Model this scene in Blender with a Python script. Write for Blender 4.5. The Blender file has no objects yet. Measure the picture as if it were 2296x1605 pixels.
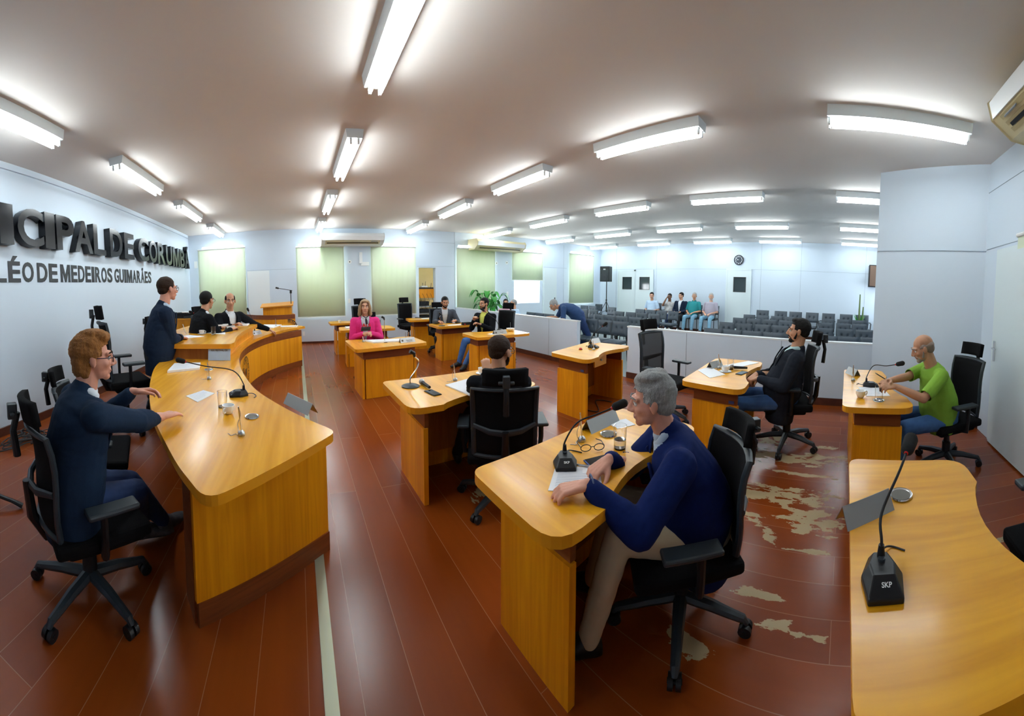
import bpy, bmesh, math, random, mathutils
from mathutils import Vector, Matrix, Euler
from math import sin, cos, pi, radians as rad
random.seed(7)
C = bpy.context.scene.collection
S = bpy.context.scene
# ------------------------------------------------------------------ camera
CAMZ = 1.568
cd = bpy.data.cameras.new('camera'); cam = bpy.data.objects.new('camera', cd); C.objects.link(cam)
cd.type = 'PANO'
cd.panorama_type = 'CENTRAL_CYLINDRICAL'
cd.central_cylindrical_range_u_min = -1.69032
cd.central_cylindrical_range_u_max = 1.23387
cd.central_cylindrical_range_v_min = -1.16958
cd.central_cylindrical_range_v_max = 0.87455
cd.central_cylindrical_radius = 1.0
cd.clip_start = 0.05; cd.clip_end = 200
R_ = ((0.66496366, -0.74673094, 0.01470454), (0.03118999, 0.04743480, 0.99838726), (0.74622417, 0.66343262, -0.05483295))
cam.matrix_world = Matrix(((R_[0][0], R_[1][0], -R_[2][0], 0), (R_[0][1], R_[1][1], -R_[2][1], 0), (R_[0][2], R_[1][2], -R_[2][2], CAMZ), (0, 0, 0, 1)))
S.camera = cam
# ------------------------------------------------------------------ world, exposure
w = bpy.data.worlds.new('world'); S.world = w; w.use_nodes = True
w.node_tree.nodes['Background'].inputs[0].default_value = (0.90, 0.96, 1.0, 1)
w.node_tree.nodes['Background'].inputs[1].default_value = 9.0
S.view_settings.view_transform = 'Standard'; S.view_settings.look = 'None'
S.view_settings.exposure = 1.5; S.view_settings.gamma = 1; S.view_settings.use_curve_mapping = False
S.cycles.max_bounces = 7; S.cycles.diffuse_bounces = 4; S.cycles.glossy_bounces = 3; S.cycles.transmission_bounces = 6
S.cycles.transparent_max_bounces = 8; S.cycles.caustics_reflective = False; S.cycles.caustics_refractive = False
S.cycles.use_denoising = True; S.cycles.sample_clamp_indirect = 5.0
TUBE = 13.0     # strength of the fluorescent tubes
# ------------------------------------------------------------------ materials
MATS = {}
def nodes(name):
    m = bpy.data.materials.new(name); m.use_nodes = True
    nt = m.node_tree; b = nt.nodes['Principled BSDF']; MATS[name] = m
    return m, nt, b
def N(nt, t, **k):
    n = nt.nodes.new(t)
    for a, v in k.items():
        if a == 'op': n.operation = v
        elif a in n.inputs: n.inputs[a].default_value = v
        else: setattr(n, a, v)
    return n
def mat(name, col, rough=.5, metal=0., bump=0., bscale=60., var=0., vscale=8., trans=0., emit=0., spec=.5, stretch=None, coat=0.):
    if name in MATS: return MATS[name]
    m, nt, b = nodes(name); L = nt.links.new
    b.inputs['Base Color'].default_value = (*col, 1); b.inputs['Roughness'].default_value = rough
    b.inputs['Metallic'].default_value = metal; b.inputs['Specular IOR Level'].default_value = spec
    b.inputs['Coat Weight'].default_value = coat
    if trans: b.inputs['Transmission Weight'].default_value = trans; b.inputs['IOR'].default_value = 1.45
    if emit: b.inputs['Emission Color'].default_value = (*col, 1); b.inputs['Emission Strength'].default_value = emit
    tc = N(nt, 'ShaderNodeTexCoord')
    mp = N(nt, 'ShaderNodeMapping'); L(tc.outputs['Object'], mp.inputs[0])
    if stretch: mp.inputs['Scale'].default_value = stretch
    if var:
        nz = N(nt, 'ShaderNodeTexNoise', Scale=vscale, Detail=6.0); L(mp.outputs[0], nz.inputs['Vector'])
        mx = N(nt, 'ShaderNodeMix', data_type='RGBA'); L(nz.outputs[0], mx.inputs[0])
        mx.inputs[6].default_value = (*[max(0, c*(1-var)) for c in col], 1); mx.inputs[7].default_value = (*[min(1, c*(1+var)) for c in col], 1)
        L(mx.outputs[2], b.inputs['Base Color'])
    if bump:
        nz2 = N(nt, 'ShaderNodeTexNoise', Scale=bscale, Detail=4.0); L(mp.outputs[0], nz2.inputs['Vector'])
        bp = N(nt, 'ShaderNodeBump', Strength=bump, Distance=.01); L(nz2.outputs[0], bp.inputs['Height']); L(bp.outputs[0], b.inputs['Normal'])
    return m
def wood(name, c1, c2, rough=.35, sc=(30, 30, 1.2), coat=0., dist=1.5):
    m, nt, b = nodes(name); L = nt.links.new
    tc = N(nt, 'ShaderNodeTexCoord'); mp = N(nt, 'ShaderNodeMapping'); L(tc.outputs['Object'], mp.inputs[0]); mp.inputs['Scale'].default_value = sc
    nz = N(nt, 'ShaderNodeTexNoise', Scale=1.0, Detail=5.0, Distortion=dist); L(mp.outputs[0], nz.inputs['Vector'])
    n2 = N(nt, 'ShaderNodeTexNoise', Scale=.22, Detail=2.0); L(mp.outputs[0], n2.inputs['Vector'])
    ad = N(nt, 'ShaderNodeMath', op='ADD'); L(nz.outputs[0], ad.inputs[0]); L(n2.outputs[0], ad.inputs[1])
    rp = N(nt, 'ShaderNodeValToRGB'); L(ad.outputs[0], rp.inputs[0])
    dv = N(nt, 'ShaderNodeMath', op='MULTIPLY'); dv.inputs[1].default_value = .5; L(ad.outputs[0], dv.inputs[0]); L(dv.outputs[0], rp.inputs[0])
    rp.color_ramp.elements[0].position = .38; rp.color_ramp.elements[0].color = (*c1, 1)
    rp.color_ramp.elements[1].position = .62; rp.color_ramp.elements[1].color = (*c2, 1)
    L(rp.outputs[0], b.inputs['Base Color']); b.inputs['Specular IOR Level'].default_value = .35; b.inputs['Roughness'].default_value = rough; b.inputs['Coat Weight'].default_value = coat; b.inputs['Coat Roughness'].default_value = .12
    return m
W_TOP = wood('honey_laminate', (.64, .26, .007), (.84, .40, .016), .30, (20, 1.6, 14), .12, .4)
W_PAN = wood('honey_veneer', (.66, .235, .003), (.84, .345, .007), .42, (26, 26, 1.0))
W_EDG = mat('honey_edge', (.74, .30, .010), .35)
W_TRIM = wood('dark_trim_wood', (.15, .035, .008), (.24, .065, .015), .4, (2, 2, 30))
W_INN = wood('inner_brown_wood', (.30, .10, .015), (.42, .16, .03), .45, (20, 20, 1.2))
BLK = mat('black_plastic', (.007, .008, .010), .42, spec=.35)
BLKG = mat('grey_black_plastic', (.022, .030, .038), .40, spec=.4)
BLKM = mat('black_mesh_fabric', (.004, .004, .005), .9, spec=.15, bump=.3, bscale=400)
BLKF = mat('black_seat_fabric', (.005, .005, .006), .95, spec=.15, bump=.2, bscale=300)
CHROME = mat('chrome', (.75, .75, .76), .18, 1.0)
STEEL = mat('brushed_steel', (.45, .45, .45), .32, 1.0)
PAPER = mat('white_paper', (.86, .88, .92), .7)
WHITEP = mat('white_plastic', (.80, .83, .84), .4)
CERAM = mat('white_ceramic', (.85, .85, .84), .15, coat=.5)
GLASS = mat('clear_glass', (1, 1, 1), .02, trans=1.0)
VINYL = mat('dark_grey_vinyl', (.045, .062, .082), .42, bump=.15, bscale=25)
CEILM = mat('ceiling_paint', (.72, .68, .65), .85, var=.03, vscale=.6)
WALLM = mat('pale_blue_wall_paint', (.60, .69, .79), .6, var=.02, vscale=1.0)
DOORM = mat('white_door_paint', (.66, .75, .78), .45)
BLINDM = mat('sage_roller_fabric', (.72, .80, .62), .85, bump=.1, bscale=500)
nt = BLINDM.node_tree; tl = nt.nodes.new('ShaderNodeBsdfTranslucent'); tl.inputs[0].default_value = (.70, .80, .58, 1); ms = nt.nodes.new('ShaderNodeMixShader'); ms.inputs[0].default_value = .10
nt.links.new(nt.nodes['Principled BSDF'].outputs[0], ms.inputs[1]); nt.links.new(tl.outputs[0], ms.inputs[2]); nt.links.new(ms.outputs[0], nt.nodes['Material Output'].inputs['Surface'])
PANE = bpy.data.materials.new('thin_window_glass'); PANE.use_nodes = True; nt = PANE.node_tree; nt.nodes.remove(nt.nodes['Principled BSDF']); tr = nt.nodes.new('ShaderNodeBsdfTransparent'); gl = nt.nodes.new('ShaderNodeBsdfGlossy'); gl.inputs['Roughness'].default_value = .03; ms = nt.nodes.new('ShaderNodeMixShader'); ms.inputs[0].default_value = .07
nt.links.new(tr.outputs[0], ms.inputs[1]); nt.links.new(gl.outputs[0], ms.inputs[2]); nt.links.new(ms.outputs[0], nt.nodes['Material Output'].inputs['Surface'])
CREAM = mat('aged_cream_plastic', (.74, .66, .40), .4)
GREYF = mat('grey_linoleum', (.20, .24, .24), .3, var=.15, vscale=6)
BASEB = wood('brown_baseboard', (.07, .02, .012), (.11, .035, .02), .4, (6, 6, 6))
# ------------------------------------------------------------------ mesh builder
def thing(name, label, cat, loc=(0, 0, 0), rz=0., group=None):
    o = bpy.data.objects.new(name, None); C.objects.link(o); o.location = loc; o.rotation_euler = (0, 0, rz); o.empty_display_size = .1
    o['label'] = label; o['category'] = cat
    if group: o['group'] = group
    return o
def tag(o, label, cat, group=None, kind=None):
    if label: o['label'] = label
    if cat: o['category'] = cat
    if group: o['group'] = group
    if kind: o['kind'] = kind
    return o
class MB:
    def __init__(s): s.v = []; s.f = []; s.mi = []; s.cur = 0
    def add(s, vs, fs):
        b = len(s.v); s.v += [tuple(v) for v in vs]; s.f += [tuple(i+b for i in f) for f in fs]; s.mi += [s.cur]*len(fs); return s
    def box(s, c, d, rz=0., M=None):
        x, y, z = d[0]/2, d[1]/2, d[2]/2
        vs = [Vector((a*x, b*y, e*z)) for e in (-1, 1) for b in (-1, 1) for a in (-1, 1)]
        Mx = M if M is not None else Matrix.Rotation(rz, 3, 'Z')
        vs = [Mx @ v + Vector(c) for v in vs]
        return s.add(vs, [(0, 2, 3, 1), (4, 5, 7, 6), (0, 1, 5, 4), (2, 6, 7, 3), (0, 4, 6, 2), (1, 3, 7, 5)])
    def prism(s, poly, z0, z1):
        n = len(poly); a = sum(poly[i][0]*poly[(i+1) % n][1]-poly[(i+1) % n][0]*poly[i][1] for i in range(n))
        if a < 0: poly = poly[::-1]
        vs = [(p[0], p[1], z0) for p in poly]+[(p[0], p[1], z1) for p in poly]
        return s.add(vs, [tuple(range(n-1, -1, -1)), tuple(range(n, 2*n))]+[(i, (i+1) % n, (i+1) % n+n, i+n) for i in range(n)])
    def ribbon(s, path, t, z0, z1):
        """vertical panel of thickness t that follows an open plan path"""
        n = len(path); L_ = []; R2 = []
        for i, p in enumerate(path):
            a = path[max(0, i-1)]; b = path[min(n-1, i+1)]; d = Vector((b[0]-a[0], b[1]-a[1])).normalized(); q = Vector((-d.y, d.x))*t/2
            L_.append((p[0]+q.x, p[1]+q.y)); R2.append((p[0]-q.x, p[1]-q.y))
        zz = lambda z, i: z[i] if isinstance(z, (list, tuple)) else z
        vs = [];
        for i in range(n): vs += [(*L_[i], zz(z0, i)), (*R2[i], zz(z0, i)), (*R2[i], zz(z1, i)), (*L_[i], zz(z1, i))]
        fs = [(0, 1, 2, 3), (4*n-1, 4*n-2, 4*n-3, 4*n-4)]
        for i in range(n-1):
            k = 4*i
            for j in range(4): fs.append((k+j, k+4+j, k+4+(j+1) % 4, k+(j+1) % 4))
        return s.add(vs, fs)
    def tube(s, pts, r, n=8, cap=True, flat=1.0, up=None):
        pts = [Vector(p) for p in pts]; rs = r if isinstance(r, (list, tuple)) else [r]*len(pts)
        vs = []; fs = []; pu = None
        for i, p in enumerate(pts):
            d = (pts[min(i+1, len(pts)-1)]-pts[max(i-1, 0)])
            d = d.normalized() if d.length > 1e-9 else Vector((0, 0, 1))
            if pu is None:
                u = Vector(up) if up else (Vector((0, 0, 1)) if abs(d.z) < .9 else Vector((1, 0, 0)))
            else: u = pu
            x = d.cross(u); x = x.normalized() if x.length > 1e-6 else d.orthogonal().normalized(); u = x.cross(d).normalized(); pu = u
            for k in range(n): a = 2*pi*k/n; vs.append(p+x*cos(a)*rs[i]+u*sin(a)*rs[i]*flat)
        for i in range(len(pts)-1):
            for k in range(n): fs.append((i*n+k, i*n+(k+1) % n, (i+1)*n+(k+1) % n, (i+1)*n+k))
        if cap: fs += [tuple(range(n-1, -1, -1)), tuple(range((len(pts)-1)*n, len(pts)*n))]
        return s.add(vs, fs)
    def lathe(s, prof, n=20, c=(0, 0, 0), M=None):
        vs = []; fs = []
        for r, z in prof:
            for k in range(n): a = 2*pi*k/n; vs.append(Vector((r*cos(a), r*sin(a), z)))
        m = len(prof)
        for i in range(m-1):
            for k in range(n): fs.append((i*n+k, i*n+(k+1) % n, (i+1)*n+(k+1) % n, (i+1)*n+k))
        fs += [tuple(range(n-1, -1, -1)), tuple(range((m-1)*n, m*n))]
        if M is not None: vs = [M @ v for v in vs]
        return s.add([v+Vector(c) for v in vs], fs)
    def ball(s, c, r, n=12, m=8, M=None):
        rr = r if isinstance(r, (list, tuple)) else (r, r, r)
        vs = [Vector((0, 0, -rr[2]))]; fs = []
        for i in range(1, m):
            t = pi*i/m-pi/2
            for k in range(n): a = 2*pi*k/n; vs.append(Vector((rr[0]*cos(t)*cos(a), rr[1]*cos(t)*sin(a), rr[2]*sin(t))))
        vs.append(Vector((0, 0, rr[2]))); e = len(vs)-1
        for k in range(n):
            fs.append((0, 1+(k+1) % n, 1+k)); fs.append((e, e-n+k, e-n+(k+1) % n))
            for i in range(m-2): a = 1+i*n; fs.append((a+k, a+(k+1) % n, a+n+(k+1) % n, a+n+k))
        if M is not None: vs = [M @ v for v in vs]
        return s.add([v+Vector(c) for v in vs], fs)
    def grid(s, rows, closed=False):
        n = len(rows[0]); vs = [v for r in rows for v in r]; fs = []
        for i in range(len(rows)-1):
            for k in range(n if closed else n-1): fs.append((i*n+k, i*n+(k+1) % n, (i+1)*n+(k+1) % n, (i+1)*n+k))
        return s.add(vs, fs)
    def mesh(s, name, mats, off=None, smooth=False):
        me = bpy.data.meshes.new(name)
        o = off if off is not None else Vector((0, 0, 0))
        me.from_pydata([(v[0]-o[0], v[1]-o[1], v[2]-o[2]) for v in s.v], [], s.f)
        for m in (mats if isinstance(mats, (list, tuple)) else [mats]): me.materials.append(m)
        for p, i in zip(me.polygons, s.mi): p.material_index = i
        if smooth:
            for p in me.polygons: p.use_smooth = True
            if smooth != 'all':
                try: me.set_sharp_from_angle(angle=rad(38))
                except Exception: pass
        me.update(); return me
    def build(s, name, mats, parent=None, smooth=False, world=False, bevel=0., org=None):
        """world=True: the vertices are world coordinates and the (unrotated) parent sits at parent.location"""
        off = None
        if world and parent is not None: off = parent.location
        if org is not None: off = Vector(org)
        ob = bpy.data.objects.new(name, s.mesh(name, mats, off, smooth)); C.objects.link(ob)
        if parent: ob.parent = parent
        elif org is not None: ob.location = org
        if bevel:
            b = ob.modifiers.new('bevel', 'BEVEL'); b.width = bevel; b.segments = 2; b.limit_method = 'ANGLE'; b.angle_limit = rad(40)
        return ob
def copy_tree(o, parent=None):
    c = o.copy(); C.objects.link(c); c.parent = parent
    for k, v in o.items():
        c[k] = v
    for ch in list(o.children): copy_tree(ch, c)
    return c
def structure(o): o['kind'] = 'structure'; return o
def smooth_path(pts, n=6, closed=False):
    P = [Vector(p) for p in pts]; out = []; m = len(P)
    for i in range(m if closed else m-1):
        g = lambda k: P[k % m] if closed else P[min(max(k, 0), m-1)]
        p0, p1, p2, p3 = g(i-1), g(i), g(i+1), g(i+2)
        for j in range(n):
            t = j/n; out.append(.5*((2*p1)+(p2-p0)*t+(2*p0-5*p1+4*p2-p3)*t*t+(3*p1-p0-3*p2+p3)*t**3))
    if not closed: out.append(P[-1])
    return out
def round_poly(pts, rads, n=5):
    out = []; m = len(pts)
    for i in range(m):
        p = Vector(pts[i][:2]); a = Vector(pts[i-1][:2]); b = Vector(pts[(i+1) % m][:2]); r = rads[i] if isinstance(rads, (list, tuple)) else rads
        if r <= 0: out.append(tuple(p)); continue
        ua = (a-p); ub = (b-p); r1 = min(r, ua.length*.48, ub.length*.48)
        A = p+ua.normalized()*r1; B = p+ub.normalized()*r1
        for j in range(n+1): t = j/n; out.append(tuple(A*(1-t)**2+p*2*t*(1-t)+B*t*t))
    return out
#@@ROOM
# ================================================================== the room
XL, YW, XD, YR, ZC = -3.135, 10.08, 11.89, -1.66, 3.288
XP = 4.93   # line of the low wall and the partition
FLC = (0., 0.)   # the mesh keeps world coordinates
f = MB(); f.box(((XL+XP)/2-.1, (YR+YW)/2, -.05), (XP-XL+.2, YW-YR+.4, .1))
WORN = [(2.60, .46, .11, .46), (2.42, .22, .07, .18), (3.26, .42, .12, .48), (2.96, .32, .03, .30), (2.29, .55, .05, .09), (2.31, .12, .09, .16), (2.14, .42, .055, .05), (2.08, .16, .018, .15), (1.71, .38, .035, .12), (1.58, .27, .035, .08), (1.54, .10, .02, .09), (3.55, .14, .04, .12), (1.34, .62, .05, .10), (1.32, 2.25, .10, .10), (3.60, .72, .12, .14), (2.83, .84, .03, .06), (1.70, -.7, .03, .3), (2.05, -1.1, .03, .3)]
# floor planks of dark red wood, peeled to pale filler in a strip of worn places
m, nt, b = nodes('worn_red_plank_floor'); L = nt.links.new
tc = N(nt, 'ShaderNodeTexCoord'); mp = N(nt, 'ShaderNodeMapping'); L(tc.outputs['Object'], mp.inputs[0]); mp.inputs['Rotation'].default_value = (0, 0, rad(90))
br = N(nt, 'ShaderNodeTexBrick', offset=.37, Scale=1.0); L(mp.outputs[0], br.inputs['Vector'])
for k, v in (('Brick Width', 2.6), ('Row Height', .205), ('Mortar Size', .0018), ('Bias', 0.0), ('Mortar Smooth', .3)): br.inputs[k].default_value = v
br.inputs['Color1'].default_value = (.20, .036, .004, 1); br.inputs['Color2'].default_value = (.27, .055, .007, 1); br.inputs['Mortar'].default_value = (.36, .15, .07, 1)
mp2 = N(nt, 'ShaderNodeMapping'); L(tc.outputs['Object'], mp2.inputs[0]); mp2.inputs['Scale'].default_value = (22, 1.3, 1)
g = N(nt, 'ShaderNodeTexNoise', Scale=1.0, Detail=2.0, Distortion=.15); L(mp2.outputs[0], g.inputs['Vector'])
mx = N(nt, 'ShaderNodeMix', data_type='RGBA', blend_type='MULTIPLY'); mx.inputs[0].default_value = .15
gr = N(nt, 'ShaderNodeValToRGB'); L(g.outputs[0], gr.inputs[0]); gr.color_ramp.elements[0].position = .3; gr.color_ramp.elements[0].color = (.72, .68, .66, 1); gr.color_ramp.elements[1].position = .7; gr.color_ramp.elements[1].color = (1.10, 1.08, 1.06, 1)
L(br.outputs[0], mx.inputs[6]); L(gr.outputs[0], mx.inputs[7])
# scuffs
mp4 = N(nt, 'ShaderNodeMapping'); L(tc.outputs['Object'], mp4.inputs[0]); mp4.inputs['Scale'].default_value = (13, .9, 1); mp4.inputs['Rotation'].default_value = (0, 0, .25)
sc = N(nt, 'ShaderNodeTexNoise', Scale=2.2, Detail=10.0, Roughness=.7, Distortion=.4); L(mp4.outputs[0], sc.inputs['Vector'])
sr = N(nt, 'ShaderNodeMapRange'); L(sc.outputs[0], sr.inputs[0]); sr.inputs[1].default_value = .66; sr.inputs[2].default_value = .74; sr.inputs[4].default_value = .0
mx2 = N(nt, 'ShaderNodeMix', data_type='RGBA'); L(sr.outputs[0], mx2.inputs[0]); L(mx.outputs[2], mx2.inputs[6]); mx2.inputs[7].default_value = (.42, .20, .12, 1)
# peeled patches: long jagged shapes along the planks, only where the veneer is worn
pn = N(nt, 'ShaderNodeTexNoise', Scale=5.0, Detail=7.0, Roughness=.62, Distortion=.2)
mp3 = N(nt, 'ShaderNodeMapping'); L(tc.outputs['Object'], mp3.inputs[0]); mp3.inputs['Scale'].default_value = (2.6, 1.0, 1); L(mp3.outputs[0], pn.inputs['Vector'])
sx = N(nt, 'ShaderNodeSeparateXYZ'); L(tc.outputs['Object'], sx.inputs[0])
def mth(op, a, b=None):
    q = N(nt, 'ShaderNodeMath', op=op)
    for i, v in enumerate((a, b)):
        if v is None: continue
        if isinstance(v, (int, float)): q.inputs[i].default_value = v
        else: L(v, q.inputs[i])
    return q.outputs[0]
best = None
for cx, cy, rx, ry in WORN:
    ax = mth('DIVIDE', mth('ABSOLUTE', mth('SUBTRACT', sx.outputs[0], cx-FLC[0])), rx); ay = mth('DIVIDE', mth('ABSOLUTE', mth('SUBTRACT', sx.outputs[1], cy-FLC[1])), ry)
    v = mth('SUBTRACT', 1.0, mth('MAXIMUM', ax, ay)); best = v if best is None else mth('MAXIMUM', best, v)
edge = mth('ADD', mth('MINIMUM', mth('MAXIMUM', best, -3.0), .55), mth('MULTIPLY', mth('SUBTRACT', pn.outputs[0], .55), 4.6))
th = N(nt, 'ShaderNodeMapRange'); L(edge, th.inputs[0]); th.inputs[1].default_value = -.02; th.inputs[2].default_value = .03
mx3 = N(nt, 'ShaderNodeMix', data_type='RGBA'); L(th.outputs[0], mx3.inputs[0]); L(mx2.outputs[2], mx3.inputs[6]); mx3.inputs[7].default_value = (.40, .30, .16, 1)
L(mx3.outputs[2], b.inputs['Base Color'])
rr = N(nt, 'ShaderNodeMapRange'); L(sc.outputs[0], rr.inputs[0]); rr.inputs[1].default_value = .3; rr.inputs[2].default_value = .8; rr.inputs[3].default_value = .22; rr.inputs[4].default_value = .25
rm = N(nt, 'ShaderNodeMath', op='MAXIMUM'); L(rr.outputs[0], rm.inputs[0]); rt = N(nt, 'ShaderNodeMath', op='MULTIPLY'); L(th.outputs[0], rt.inputs[0]); rt.inputs[1].default_value = .6; L(rt.outputs[0], rm.inputs[1])
L(rm.outputs[0], b.inputs['Roughness'])
b.inputs['Specular IOR Level'].default_value = .42
structure(f.build('floor', m))
f = MB(); f.box(((XP+XD)/2, (YR+YW)/2+0, -.05), (XD-XP-.0, YW-YR+.4, .1)); structure(f.build('floor_public', GREYF))
f = MB(); f.box(((XL+XD)/2, (YR+YW)/2, ZC+.1), (XD-XL+.6, YW-YR+.8, .2)); structure(f.build('ceiling', CEILM))
# metal strip let into the floor
m_ = mat('dull_brass_strip', (.38, .40, .30), .4, .6)
f = MB(); f.box((.085, 4.2, .002), (.055, 11.2, .006)); tag(f.build('floor_strip', m_), 'long flat metal joint strip screwed to the plank floor beside the curved bench', 'floor strip')
# left wall
f = MB(); f.box((XL-.1, (YR+YW)/2, ZC/2), (.2, YW-YR+.8, ZC)); structure(f.build('wall_left', WALLM))
# wall with the windows, built round its openings: (x0, x1, z0, z1)
OP = [(-2.72, -1.50, .80, 2.92), (.09, 1.34, .80, 2.87), (2.28, 3.52, .80, 2.87), (3.68, 4.235, .35, 2.155), (5.02, 6.35, .80, 2.89), (7.22, 8.39, .97, 2.89), (10.0, 11.28, .90, 3.0)]
f = MB(); x = XL-.2
for (a, b_, c, d) in OP:
    f.box(((x+a)/2, YW+.1, ZC/2), (a-x, .2, ZC)); f.box(((a+b_)/2, YW+.1, c/2), (b_-a, .2, c)); f.box(((a+b_)/2, YW+.1, (d+ZC)/2), (b_-a, .2, ZC-d)); x = b_
f.box(((x+XD+.2)/2, YW+.1, ZC/2), (XD+.2-x, .2, ZC)); structure(f.build('wall_window_side', WALLM))
for i, (x0, x1, top) in enumerate([(-1.425, .022, ZC), (3.72-.11, 4.90, ZC)]):
    pass
f = MB(); f.box((-.70, YW-.03, ZC/2), (1.445, .06, ZC)); structure(f.build('wall_window_pier', WALLM))
# door wall, right wall, partition, low wall
f = MB(); f.box((XD+.1, (YR+YW)/2, ZC/2), (.2, YW-YR+.8, ZC)); structure(f.build('wall_door_side', WALLM))
f = MB(); f.box(((XL+4.03)/2, YR-.1, ZC/2), (4.03-XL+.4, .2, ZC)); structure(f.build('wall_right', WALLM))
OPR = (11.05, 11.45, 1.1, 2.4)  # unseen opening behind the partition, added so daylight brightens the door wall
f = MB(); f.box(((4.13+OPR[0])/2, YR-.1, ZC/2), (OPR[0]-4.13, .2, ZC)); f.box(((XD+.1+OPR[1])/2, YR-.1, ZC/2), (XD+.1-OPR[1], .2, ZC)); f.box(((OPR[0]+OPR[1])/2, YR-.1, OPR[2]/2), (OPR[1]-OPR[0], .2, OPR[2])); f.box(((OPR[0]+OPR[1])/2, YR-.1, (OPR[3]+ZC)/2), (OPR[1]-OPR[0], .2, ZC-OPR[3]))
structure(f.build('wall_public_right', WALLM))
f = MB(); f.ribbon([(4.93, -.42), (4.06, -1.72)], .10, 0, ZC); structure(f.build('wall_partition', WALLM))
f = MB(); f.box((XP+.04, 1.56, .44), (.09, 3.96, .88)); f.box((XP+.04, 7.42, .44), (.09, 5.32, .88)); structure(f.build('wall_low', WALLM))
f = MB(); f.box((XP+.04, 1.56, .892), (.10, 3.98, .024)); f.box((XP+.04, 7.42, .892), (.10, 5.34, .024)); structure(f.build('trim_low_wall_cap', mat('white_cap', (.7, .75, .78), .4)))
# thin panel seams of the lining boards
SEAM = mat('panel_seam', (.26, .32, .38), .6)
f = MB()
f.box((-.70, YW-.062, 2.16), (1.40, .003, .006)); f.box((4.9, YW-.002, ZC/2), (.008, .004, ZC)); f.box((4.25, YW-.002, 2.2), (1.25, .004, .006)); f.box((4.4, YW-.002, ZC-.35), (1.0, .004, .006))
f.box((9.2, YW-.002, 2.3), (1.2, .004, .006)); f.box((9.62, YW-.002, 1.6), (.006, .004, 3.2))
for y in (-.6, 1.6, 3.0, 7.2, 9.2): f.box((XD-.002, y, ZC/2), (.004, .006, ZC))
f.box((XD-.002, 4, 2.33), (.004, 11, .006))
for y in (.9, 2.4, 5.6, 7.0): f.box((XP-.008, y, .44), (.004, .006, .88))
f.ribbon([(4.872, -.40), (4.002, -1.70)], .004, 2.20, 2.207)
f.box((3.6, YR+.003, 2.22), (.8, .004, .006)); f.box((1.0, YR+.003, ZC-.36), (6.1, .004, .006))
structure(f.build('trim_panel_seams', SEAM))
f = MB()
f.box((XL+.01, 4.2, .05), (.02, 11.6, .10)); f.box(((XL+XP)/2, YW-.01, .03), (XP-XL, .02, .06)); f.box((XP-.015, 1.56, .05), (.025, 3.96, .10)); f.box((XP-.015, 7.42, .05), (.025, 5.32, .10))
f.box((.75, YR+.012, .05), (5.1, .025, .10)); f.ribbon([(4.86, -.40), (3.99, -1.70)], .02, 0, .09); f.box((XD-.01, 4, .05), (.02, 11, .09))
structure(f.build('baseboard_brown', BASEB))
f = MB(); f.box((XL+.015, 4.2, ZC-.04), (.03, 11.6, .08)); structure(f.build('trim_left_cornice', WALLM))
#@@WINDOWS
FR = mat('white_window_frame', (.75, .78, .78), .4)
for i, (x0, x1, z0, z1) in enumerate(OP):
    if i == 3: continue
    wd = bpy.data.objects.new('window_%d' % (i+1), None); C.objects.link(wd); wd.location = ((x0+x1)/2, YW+.12, z0); structure(wd)
    f = MB(); t = .04
    f.box(((x0+x1)/2, YW+.12, z0+t/2), (x1-x0, .05, t)); f.box(((x0+x1)/2, YW+.12, z1-t/2), (x1-x0, .05, t)); f.box((x0+t/2, YW+.12, (z0+z1)/2), (t, .05, z1-z0-2*t)); f.box((x1-t/2, YW+.12, (z0+z1)/2), (t, .05, z1-z0-2*t)); f.box(((x0+x1)/2, YW+.12, (z0+z1)/2), (t*.6, .04, z1-z0-2*t))
    f.build('window_frame', FR, wd, world=True)
    f = MB(); f.box(((x0+x1)/2, YW+.12, (z0+z1)/2), (x1-x0-2*t, .006, z1-z0-2*t)); f.build('pane', PANE, wd, world=True)
BL = [(-2.84, -1.43, .76, 2.83, 'leftmost sage roller blind, next to the letter wall'), (.02, 1.40, .75, 2.76, 'wide sage roller blind behind the lectern, right of the pier'), (2.19, 3.57, .74, 2.76, 'sage roller blind left of the open equipment niche'), (4.95, 6.39, .80, 2.78, 'sage roller blind behind the large green plant'), (7.10, 8.50, 1.78, 2.79, 'half raised sage roller blind over the bright open window'), (9.89, 11.37, .88, 2.90, 'sage roller blind in the far corner beside the tripod speaker')]
for x0, x1, z0, z1, lb in BL:
    t = thing('roller_blind', lb, 'blind', ((x0+x1)/2, YW-.05, z1))
    f = MB()
    n = 24; rows = []
    for j, z in enumerate((z0+.02, z1)): rows.append([(x0+(x1-x0)*k/n, YW-.045+.004*sin(k*2.1), z) for k in range(n+1)])
    f.grid(rows); o = f.build('blind_fabric', BLINDM, t, world=True, smooth='all'); sm = o.modifiers.new('s', 'SOLIDIFY'); sm.thickness = .003
    f = MB(); f.tube([(x0-.01, YW-.045, z1+.01), (x1+.01, YW-.045, z1+.01)], .022, 10); f.build('roller', WHITEP, t, world=True, smooth=True)
    f = MB(); f.box(((x0+x1)/2, YW-.045, z0+.012), (x1-x0, .018, .028)); f.build('bottom_bar', WHITEP, t, world=True)
    f = MB(); f.tube([(x1-.01, YW-.07, z1), (x1-.008, YW-.07, z0+.45)], .003, 5); f.build('pull_cord', WHITEP, t, world=True)
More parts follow.
